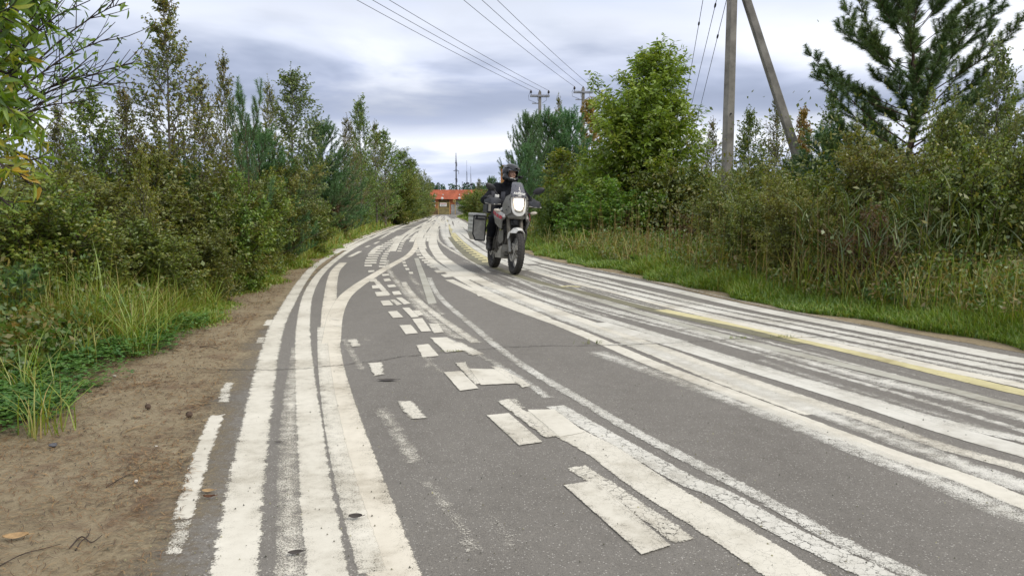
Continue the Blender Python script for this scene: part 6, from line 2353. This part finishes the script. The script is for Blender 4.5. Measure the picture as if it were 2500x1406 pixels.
for x, wy, zt in ((-.05, .10, .90), (-.2, .14, .895), (-.45, .16, .90), (-.55, .15, .94), (-.85, .14, .95), (-.95, .11, .95)):
    rings.append([(x, wy, zt - .02), (x, wy * .8, zt), (x, -wy * .8, zt), (x, -wy, zt - .02), (x, -wy, zt - .11), (x, wy, zt - .11)])
m.loft(rings)
m.build('seat', M_PLAST, bike, bevel=.015)

# engine, radiator, exhaust, skid plate
m = MB()
m.box((.18, 0, .62), (.26, .22, .34), Matrix.Rotation(R(12), 3, 'Y'))
for k in range(7):
    m.box((.22 + .01 * k, 0, .54 + k * .035), (.27, .26, .010), Matrix.Rotation(R(12), 3, 'Y'))
m.lathe([(0, -.19), (.10, -.19), (.13, -.16), (.13, .16), (.10, .19), (0, .19)], (.08, 0, .43), 'y', 24)
m.lathe([(0, -.17), (.09, -.17), (.10, -.15), (.10, .15), (.09, .17), (0, .17)], (-.12, 0, .47), 'y', 24)
m.build('engine', M_DUST, bike, bevel=.006)
m = MB()
m.box((.40, 0, .77), (.05, .30, .22), Matrix.Rotation(R(-12), 3, 'Y'))
rad_ = m.build('radiator', M_PLAST, bike, bevel=.006)
m = MB()
for k in range(9):
    m.box((.428 - .0045 * (k - 4), 0, .685 + k * .021), (.006, .27, .006))
m.build('fins', M_DUST, rad_)
m = MB()
m.tube([(.32, -.06, .66), (.40, -.08, .56), (.36, -.10, .42), (.15, -.12, .33), (-.25, -.14, .42), (-.45, -.16, .62)], [.028, .028, .028, .028, .03, .03], 10)
m.build('exhaust_pipe', M_DUST, bike, True)
m = MB()
m.slab([(.44, -.155, .46), (.44, .155, .46), (.415, .175, .36), (.34, .155, .245), (.30, .14, .225), (.30, -.14, .225), (.34, -.155, .245), (.415, -.175, .36)], (-.012, 0, -.006))
m.slab([(.30, -.15, .225), (.30, .15, .225), (-.12, .14, .215), (-.12, -.14, .215)], (0, 0, .010))
for s in (-1, 1):
    m.slab([(.43, s * .165, .44), (.33, s * .155, .23), (-.10, s * .14, .22), (-.08, s * .17, .34), (.20, s * .175, .40)], (0, -s * .008, 0))
sk = m.build('skid_plate', M_ALUD, bike, bevel=.006)
m = MB()
for y in (-.05, -.025, 0, .025):
    m.box((.447, y, .435), (.01, .010, .028))
for k in range(2):
    m.tube([(.405 - k * .035, -.10, .330 - k * .055), (.395 - k * .035, .04, .322 - k * .055)], .008, 6)
m.lathe([(0, 0), (.016, 0), (.016, .01), (0, .01)], (.402, .06, .345), 'x', 12)
m.build('slot', M_BLACK, sk)
m = MB()   # crash bars
for s in (-1, 1):
    m.tube(catmull([(.42, s * .10, .80), (.44, s * .22, .74), (.40, s * .245, .58), (.28, s * .22, .42), (.20, s * .16, .36)], 5), .013, 8)
m.build('crash_bar', M_DUST, bike, True)
for s in (-1, 1):   # lower leg shields seen beside the engine
    m = MB()
    m.slab([(.44, s * .16, .70), (.36, s * .205, .68), (.28, s * .20, .52), (.33, s * .165, .46), (.40, s * .14, .52)], (-.015, s * .01, 0))
    m.build('radiator_shroud', M_FAIR, bike, bevel=.01)
m = MB()   # frame + swingarm
for s in (-1, 1):
    m.tube([(.42, s * .05, .95), (.0, s * .14, .80), (-.20, s * .13, .55), (-.15, s * .12, .36)], .022, 8)
    m.tube([(-.10, s * .13, .80), (-.85, s * .14, .88)], .016, 8)
m.build('frame', M_PLAST, bike, True)
m = MB()
for s in (-1, 1):
    m.tube([(-.16, s * .10, .42), (-.74, s * .10, .338)], [.034, .026], 8)
m.build('swingarm', M_DUST, bike, True)
for s in (-1, 1):
    m = MB()
    m.box((-.10, s * .23, .345), (.05, .12, .025))
    m.tube([(-.10, s * .13, .36), (-.10, s * .22, .345)], .011, 6)
    m.build('foot_peg', M_DUST, bike, bevel=.004)
m = MB()
m.slab([(-.62, -.08, .76), (-.62, .08, .76), (-1.08, .07, .68), (-1.08, -.07, .68)], (0, 0, .012))
m.build('rear_mudguard', M_PLAST, bike)

# handlebar, hand guards, mirrors, indicators
GRIP = {}
bar = [(.30, -.43, 1.165), (.34, -.27, 1.185), (.40, -.13, 1.155), (.42, 0, 1.15), (.40, .13, 1.155), (.34, .27, 1.185), (.30, .43, 1.165)]
m = MB()
m.tube(catmull(bar, 5), .0125, 10)
hb = m.build('handlebar', M_PLAST, bike, True)
for s in (-1, 1):
    m = MB()
    m.tube([(.34 - .04 * .2, s * .29, 1.183), (.30, s * .435, 1.165)], .0165, 10)
    m.build('grip', M_TYRE, hb, True)
    GRIP[s] = Vector((.318, s * .365, 1.174))
    m = MB()
    m.tube([(.36, s * .28, 1.165), (.42, s * .34, 1.150), (.43, s * .42, 1.135)], [.006, .006, .004], 6)
    m.build('lever', M_ALUD, hb, True)
    m = MB()
    rings = []
    for u in np.linspace(0, 1, 8):
        x = .44 + .035 * math.sin(PI * u) - .13 * max(0, u - .72) / .28
        y = .235 + .255 * u
        hh = .026 + .040 * math.sin(PI * min(1, u * 1.08)) ** .7
        z = 1.160 - .012 * u
        rings.append([(x, s * y, z + hh), (x + .012, s * y, z + hh * .3), (x + .008, s * y, z - hh * .8), (x - .004, s * y, z - hh * .8), (x - .0, s * y, z + hh * .3), (x - .012, s * y, z + hh)])
    m.loft(rings)
    hg = m.build('hand_guard', M_SCUFF, bike, True)
    m = MB()
    m.tube([(.452, s * .24, 1.115), (.480, s * .36, 1.105), (.36, s * .485, 1.115)], .008, 6)
    m.build('guard_bar', M_ALUD, hg, True)
    m = MB()
    m.tube(catmull([(.37, s * .25, 1.19), (.38, s * .29, 1.27), (.37, s * .35, 1.345)], 4), .008, 8)
    ms_ = m.build('mirror', M_PLAST, bike, True)
    m = MB()
    rt = Matrix.Rotation(s * .42, 3, 'X') @ Matrix.Rotation(s * -.25, 3, 'Z')
    m.ell((.375, s * .415, 1.385), (.026, .105, .055), 16, rt)
    m.build('mirror_shell', M_PLAST, ms_, True)
    m = MB()
    m.tube([(.50, s * .20, 1.0), (.51, s * .26, 1.005)], .012, 8)
    ts = m.build('turn_signal', M_PLAST, bike, True)
    m = MB()
    m.ell((.53, s * .31, 1.008), (.028, .062, .026), 14, Matrix.Rotation(s * .15, 3, 'X'))
    m.build('signal_lens', M_SIGN, ts, True)
m = MB()
m.box((.365, -.295, 1.245), (.045, .07, .055))
m.build('brake_reservoir', M_WHITE, bike, bevel=.012)

# luggage: panniers and top case
for s in (-1, 1):
    y0, y1 = .255, .475
    x0, x1 = -1.00, -.52
    z0, z1 = .475, .905
    m = MB()
    m.slab([(x1, s * y0, z0 + .0), (x1, s * (y1 - .05), z0), (x1, s * y1, z0 + .11), (x1, s * y1, z1), (x1, s * y0, z1)], (x0 - x1, 0, 0))
    pn = m.build('pannier', M_ALUD, bike, bevel=.006)
    m = MB()
    m.box(((x0 + x1) / 2, s * (y0 + y1) / 2, z1 + .022), (x1 - x0 + .012, y1 - y0 + .012, .040))
    for k in range(5):
        m.box(((x0 + x1) / 2, s * (y0 + .03 + k * .04), z1 + .044), (x1 - x0 - .05, .018, .006))
    m.build('lid', M_ALU, pn, bevel=.006)
    m = MB()
    for k in range(4):
        m.box(((x0 + x1) / 2, s * (y1 + .003), z0 + .16 + k * .07), (x1 - x0 - .06, .006, .045))
    m.build('rib_sheet', M_ALU, pn, bevel=.002)
    m = MB()
    e_ = .011
    fr_ = [(x1 + .004, s * y0, z0), (x1 + .004, s * (y1 - .05), z0), (x1 + .004, s * y1, z0 + .11), (x1 + .004, s * y1, z1), (x1 + .004, s * y0, z1), (x1 + .004, s * y0, z0)]
    for a_, b_ in zip(fr_[:-1], fr_[1:]):
        m.tube([a_, b_], .012, 6)
    m.tube([(x1, s * y1, z1), (x0, s * y1, z1)], .010, 6)
    m.box((x1 + .012, s * (y0 + .11), z1 - .055), (.016, .17, .024))
    m.box((x1 + .016, s * (y0 + .17), z1 - .02), (.02, .03, .07))
    m.build('edge_trim', M_PLAST, pn)
m = MB()
m.box((-.88, 0, 1.10), (.36, .42, .27))
tcs = m.build('top_case', M_PLAST, bike, bevel=.03)
m = MB()
m.box((-.692, -.165, 1.10), (.012, .045, .20))
m.box((-.692, .165, 1.10), (.012, .045, .20))
m.build('reflector_strip', M_ALUD, tcs, bevel=.004)
m = MB()
m.tube([(-.72, -.30, .80), (-.80, -.10, .92), (-.80, .10, .92), (-.72, .30, .80)], .012, 8)
m.tube([(-.60, -.25, .60), (-.60, -.16, .86), (-.60, .16, .86), (-.60, .25, .60)], .012, 8)
m.build('luggage_rack', M_PLAST, bike, True)

# ------------------------------------------------------------------ rider
def surf_nets(Fd, org, h):
    ins = Fd < 0
    nx, ny, nz = Fd.shape
    c = ins[:-1, :-1, :-1].astype(np.int8)
    for dx in (0, 1):
        for dy in (0, 1):
            for dz in (0, 1):
                if dx + dy + dz:
                    c = c + ins[dx:nx - 1 + dx, dy:ny - 1 + dy, dz:nz - 1 + dz]
    act = (c > 0) & (c < 8)
    idx = np.full(act.shape, -1, np.int64)
    I, J, K = np.nonzero(act)
    idx[I, J, K] = np.arange(len(I))
    cor = np.array([(a, b, d) for a in (0, 1) for b in (0, 1) for d in (0, 1)])
    val = {tuple(o_): Fd[I + o_[0], J + o_[1], K + o_[2]] for o_ in cor}
    acc = np.zeros((len(I), 3))
    cnt = np.zeros(len(I))
    for o_ in cor:
        for ax in range(3):
            if o_[ax] == 0:
                o2 = o_.copy()
                o2[ax] = 1
                fa, fb = val[tuple(o_)], val[tuple(o2)]
                cr = (fa < 0) != (fb < 0)
                t = np.where(cr, fa / np.where(cr, fa - fb, 1), 0)
                acc[cr] += (o_ + (o2 - o_) * t[:, None])[cr]
                cnt += cr
    v = (np.stack([I, J, K], 1) + acc / cnt[:, None]) * h + org
    faces = []
    for ax in range(3):
        a = np.moveaxis(ins, ax, 0)
        cr = a[:-1] != a[1:]
        si = a[:-1]
        mi = np.moveaxis(idx, ax, 0)
        cc = cr[:, 1:-1, 1:-1]
        p, q, r_ = np.nonzero(cc)
        s_ = si[:, 1:-1, 1:-1][p, q, r_]
        f = np.stack([mi[p, q, r_], mi[p, q + 1, r_], mi[p, q + 1, r_ + 1], mi[p, q, r_ + 1]], 1)
        flip = s_ if ax != 1 else ~s_
        f = np.where(flip[:, None], f, f[:, ::-1])
        faces.append(f)
    return v, np.vstack(faces)


class SDF:
    def __init__(s, lo, hi, h):
        s.lo, s.h = np.array(lo, float), h
        n = np.ceil((np.array(hi) - s.lo) / h).astype(int) + 1
        s.ax = [s.lo[k] + h * np.arange(n[k], dtype=np.float32) for k in range(3)]
        s.F = np.full(n, .2, np.float32)

    def _sl(s, lo, hi):
        return tuple(slice(max(0, int((lo[k] - s.lo[k]) / s.h)), min(s.F.shape[k], int((hi[k] - s.lo[k]) / s.h) + 2)) for k in range(3))

    def _put(s, lo, hi, fn, k, sub=False):
        sl = s._sl(np.array(lo) - .03 - k, np.array(hi) + .03 + k)
        X, Y, Z = np.meshgrid(s.ax[0][sl[0]], s.ax[1][sl[1]], s.ax[2][sl[2]], indexing='ij')
        d = fn(X, Y, Z).astype(np.float32)
        f = s.F[sl]
        if sub:
            s.F[sl] = np.maximum(f, -d)
            return
        hh = np.clip(.5 + .5 * (f - d) / k, 0, 1)
        s.F[sl] = f * (1 - hh) + d * hh - k * hh * (1 - hh)

    def cap(s, a, b, ra, rb, k=.03):
        a, b = np.array(a, float), np.array(b, float)
        R_ = max(ra, rb)
        ab = b - a
        L2 = max((ab * ab).sum(), 1e-9)

        def fn(X, Y, Z):
            t = np.clip(((X - a[0]) * ab[0] + (Y - a[1]) * ab[1] + (Z - a[2]) * ab[2]) / L2, 0, 1)
            return np.sqrt((X - a[0] - ab[0] * t) ** 2 + (Y - a[1] - ab[1] * t) ** 2 + (Z - a[2] - ab[2] * t) ** 2) - (ra + (rb - ra) * t)
        s._put(np.minimum(a, b) - R_, np.maximum(a, b) + R_, fn, k)

    def ell(s, c, r, k=.03, sub=False, rot=None):
        c, r = np.array(c, float), np.array(r, float)

        def fn(X, Y, Z):
            x, y, z = X - c[0], Y - c[1], Z - c[2]
            if rot is not None:
                m_ = np.array(rot.transposed())
                x, y, z = (m_[i][0] * x + m_[i][1] * y + m_[i][2] * z for i in range(3))
            q = np.sqrt((x / r[0]) ** 2 + (y / r[1]) ** 2 + (z / r[2]) ** 2)
            q2 = np.sqrt((x / r[0] ** 2) ** 2 + (y / r[1] ** 2) ** 2 + (z / r[2] ** 2) ** 2) + 1e-6
            return q * (q - 1) / q2
        s._put(c - r.max(), c + r.max(), fn, k, sub)


M_JACK = mat('black_textile', (0.013, 0.014, 0.018), 0.95, spec=.15, var=0.4, scale=9, bump=0.5, bscale=22)
M_TROU = mat('black_trousers', (0.010, 0.011, 0.014), 0.95, spec=.15, var=0.4, scale=7, bump=0.5, bscale=16)
M_GREYP = mat('grey_textile', (0.055, 0.056, 0.066), 0.9, var=0.2, scale=14)
M_SKIN = mat('skin', (0.42, 0.235, 0.165), 0.55, var=0.12, scale=18)
M_BOOT = mat('boot_leather', (0.016, 0.015, 0.015), 0.6, var=0.35, scale=9)
M_HELM = mat('helmet_black', (0.010, 0.011, 0.014), 0.16, var=0.2, scale=6)
M_HELMG = mat('helmet_graphic_grey', (0.20, 0.21, 0.23), 0.35, var=0.15, scale=12)
rider = thing('person', 'motorcyclist in black jacket, gloves and open black peaked helmet, seated upright and looking aside', 'person', bike.location, bike.rotation_euler)
HY = R(24)       # head turned toward the rider's own left
HC = Vector((-.06, .015, 1.655))
HR = Matrix.Rotation(HY, 3, 'Z')


def hp(x, y, z):
    v = HR @ Vector((x, y, z))
    return (HC.x + v.x, HC.y + v.y, HC.z + v.z)


B = SDF((-.62, -.62, .20), (.56, .62, 1.86), .0085)
B.ell((-.30, 0, .965), (.17, .19, .14), .05)
B.cap((-.28, 0, 1.0), (-.20, 0, 1.22), .165, .17, .08)
B.ell((-.16, 0, 1.27), (.155, .215, .20), .08)
B.cap((-.15, -.15, 1.39), (-.15, .15, 1.39), .085, .085, .08)
B.cap((-.13, 0, 1.42), (-.08, .005, 1.56), .072, .062, .05)
B.ell((-.09, 0, 1.50), (.085, .085, .055), .04)     # neck tube of fabric
# head
B.ell(hp(-.005, 0, .02), (.095, .075, .105), .02, rot=HR)
B.ell(hp(.045, 0, -.055), (.055, .052, .065), .03, rot=HR)
B.cap(hp(.092, 0, .022), hp(.112, 0, -.014), .010, .014, .012)
B.ell(hp(.088, 0, -.050), (.012, .026, .012), .01, rot=HR)
B.ell(hp(.086, 0, -.092), (.02, .024, .018), .02, rot=HR)
for s in (-1, 1):
    B.ell(hp(.070, s * .036, -.012), (.022, .022, .022), .02, rot=HR)
    B.ell(hp(.082, s * .032, .044), (.014, .022, .010), .015, rot=HR)
for s in (-1, 1):
    sh = Vector((-.14, s * .205, 1.385))
    elb = Vector((.02, s * .415, 1.175))
    wr = Vector((.245, s * .375, 1.205))
    B.cap(sh, elb, .082, .068, .06)
    B.cap(sh + Vector((0, -s * .02, .01)), sh + Vector((.01, s * .03, -.03)), .088, .085, .05)
    B.cap(elb, wr, .066, .043, .03)
    B.cap(wr - Vector((.035, 0, -.004)), wr, .049, .045, .015)     # glove cuff
    gp = GRIP[s]
    palm = gp + Vector((-.030, 0, .026))
    B.cap(wr, palm, .040, .036, .02)
    B.cap(palm + Vector((.004, -s * .032, 0)), palm + Vector((.004, s * .030, -.003)), .024, .021, .014)
    for k, (oy, ln_) in enumerate(((-.036, .92), (-.012, 1.0), (.012, .96), (.035, .80))):
        k0 = gp + Vector((.006, s * oy, .036))
        k1 = gp + Vector((.036 * ln_, s * oy, .020))
        k2 = gp + Vector((.036 * ln_, s * oy, -.014))
        k3 = gp + Vector((.010, s * oy * .96, -.034 * ln_))
        B.cap(palm + Vector((.012, s * oy, .004)), k0, .015, .0125, .008)
        B.cap(k0, k1, .0125, .0115, .004)
        B.cap(k1, k2, .0115, .0108, .004)
        B.cap(k2, k3, .0108, .0098, .004)
    th0 = palm + Vector((.0, -s * .036, -.006))
    th1 = gp + Vector((.008, -s * .062, -.026))
    th2 = gp + Vector((.030, -s * .058, -.034))
    B.cap(th0, th1, .018, .0135, .01)
    B.cap(th1, th2, .0135, .0115, .005)
    hip = Vector((-.27, s * .105, .945))
    kn = Vector((.145, s * .27, .835))
    an = Vector((-.11, s * .255, .435))
    B.cap(hip, kn, .115, .080, .06)
    B.ell(kn, (.075, .072, .08), .04)
    B.cap(kn, an + Vector((0, 0, .10)), .078, .062, .03)
    B.ell(kn.lerp(an, .4) - Vector((.03, 0, 0)), (.075, .070, .14), .04)
    B.cap(an + Vector((0, 0, .10)), an, .060, .054, .02)
    heel = an + Vector((-.035, 0, -.065))
    toe = an + Vector((.185, s * .025, -.075))
    B.cap(an, heel, .052, .046, .02)
    B.cap(an + Vector((.02, 0, -.045)), toe, .052, .036, .03)
    B.cap(heel + Vector((.0, 0, -.012)), toe + Vector((-.02, 0, -.006)), .036, .036, .02)
bv, bf = surf_nets(B.F, B.lo, B.h)
fc = bv[bf].mean(1)
hl_ = (fc - np.array(HC)) @ np.array(HR)
mi = np.zeros(len(fc), int)
mi[fc[:, 2] < .985] = 1
leg = np.abs(fc[:, 1]) > .18
mi[(fc[:, 2] < .56) & leg] = 3
mi[(hl_[:, 2] > -.075) & (fc[:, 2] > 1.52)] = 2
for s in (-1, 1):
    el_ = np.array((.02, s * .415, 1.175))
    d_ = np.linalg.norm(fc - el_, axis=1)
    hx = (fc[:, 0] > .205) & (fc[:, 2] > 1.08) & (fc[:, 2] < 1.3)
    mi[hx] = 3
    mi[(np.abs(fc[:, 1] * s - .27) < .04) & (fc[:, 2] > 1.25) & (fc[:, 2] < 1.36) & (fc[:, 0] > -.14)] = 4
mi[(np.abs(fc[:, 1] + .10) < .035) & (fc[:, 2] > 1.14) & (fc[:, 2] < 1.34) & (fc[:, 0] > -.08)] = 4
mi[(np.abs(fc[:, 1] - .10) < .035) & (fc[:, 2] > 1.14) & (fc[:, 2] < 1.34) & (fc[:, 0] > -.08)] = 4
link('body', np_mesh('rider_body', bv, [bf], mats=[M_JACK, M_TROU, M_SKIN, M_BOOT, M_GREYP], midx=mi, smooth=True), rider)
# helmet shell with open port
Hs = SDF((-.20, -.20, -.20), (.24, .20, .22), .006)
Hs.ell((-.015, 0, .025), (.150, .128, .150), .01)
Hs.cap((.0, -.110, -.075), (.0, .110, -.075), .05, .05, .04)
Hs.cap((.075, -.070, -.098), (.075, .070, -.098), .036, .036, .03)
Hs.cap((.060, -.085, -.085), (.100, 0, -.104), .034, .032, .02)
Hs.cap((.060, .085, -.085), (.100, 0, -.104), .034, .032, .02)
Hs.ell((-.012, 0, .015), (.118, .098, .122), .01, sub=True)
Hs.cap((0, 0, 0), (0, 0, 0), .0001, .0001, .001)


def cut_box(S_, lo, hi, rad):
    lo, hi = np.array(lo), np.array(hi)
    c_, e_ = (lo + hi) / 2, (hi - lo) / 2

    def fn(X, Y, Z):
        q = [np.abs(A_ - c_[i]) - e_[i] + rad for i, A_ in enumerate((X, Y, Z))]
        o_ = np.sqrt(sum(np.maximum(v_, 0) ** 2 for v_ in q))
        return o_ + np.minimum(np.maximum(np.maximum(q[0], q[1]), q[2]), 0) - rad
    S_._put(lo, hi, fn, .01, True)


cut_box(Hs, (.02, -.098, -.066), (.30, .098, .060), .03)
cut_box(Hs, (-.13, -.085, -.30), (.075, .085, -.05), .03)
hv, hf = surf_nets(Hs.F, Hs.lo, Hs.h)
helmet = link('helmet', np_mesh('helmet_shell', hv, [hf], M_HELM, smooth=True), rider)
helmet.location = HC
helmet.rotation_euler = (0, 0, HY)
m = MB()   # peak
rings = []
for u in np.linspace(0, 1, 6):
    x = .045 + .155 * u
    w = .108 - .022 * u
    z = .158 - .062 * u ** 1.3
    rings.append([(x - .03 * abs(t) ** 2, t * w, z - .040 * abs(t) ** 2 + .012 * (1 - abs(t))) for t in np.linspace(-1, 1, 9)] + [(x - .03 * abs(t) ** 2, t * w, z - .008 - .040 * abs(t) ** 2 + .012 * (1 - abs(t))) for t in np.linspace(1, -1, 9)])
m.loft(rings)
pk = m.build('peak', M_HELM, helmet, True)
m = MB()
m.slab([(.175, -.040, .098), (.200, -.036, .093), (.203, .020, .097), (.178, .024, .104)], (.002, 0, .006))
m.build('peak_emblem', M_HELMG, pk)
for s in (-1, 1):
    m = MB()
    m.slab([(.03, s * .126, .095), (.07, s * .112, .10), (-.02, s * .113, .125), (-.09, s * .085, .13), (-.03, s * .124, .095)], (0, s * .006, .004))
    m.build('graphic_flash', M_HELMG, helmet)
    m = MB()
    m.lathe([(0, -.006), (.026, -.006), (.022, .010), (0, .012)], (.035, s * .118, .035), 'y', 16)
    m.build('visor_pivot', M_PLAST, helmet, True)
m = MB()   # clear visor flipped up under the peak
rings = []
for z in (.045, .075):
    rings.append([(.075 + .075 * math.cos(a), .118 * math.sin(a), z) for a in np.linspace(-1.45, 1.45, 13)] + [(.072 + .073 * math.cos(a), .116 * math.sin(a), z) for a in np.linspace(1.45, -1.45, 13)])
m.loft(rings)
m.build('visor', M_SCREEN, helmet, True)
m = MB()
m.ell((.128, 0, -.098), (.012, .014, .016), 10)
m.build('chin_vent', M_ALUD, helmet, True)
m = MB()
m.box((.055, .165, -.045), (.085, .05, .045))
m.lathe([(0, 0), (.017, 0), (.017, .03), (0, .03)], (.095, .165, -.043), 'x', 14)
m.tube([(.05, .12, -.055), (.05, .15, -.05)], .010, 6)
m.build('action_camera', M_PLAST, helmet, bevel=.006)
for s in (-1, 1):
    m = MB()
    m.ell(hp(.082, s * .033, .024), (.010, .015, .008), 10, HR)
    e = m.build('eye', M_BLACK, rider, True)
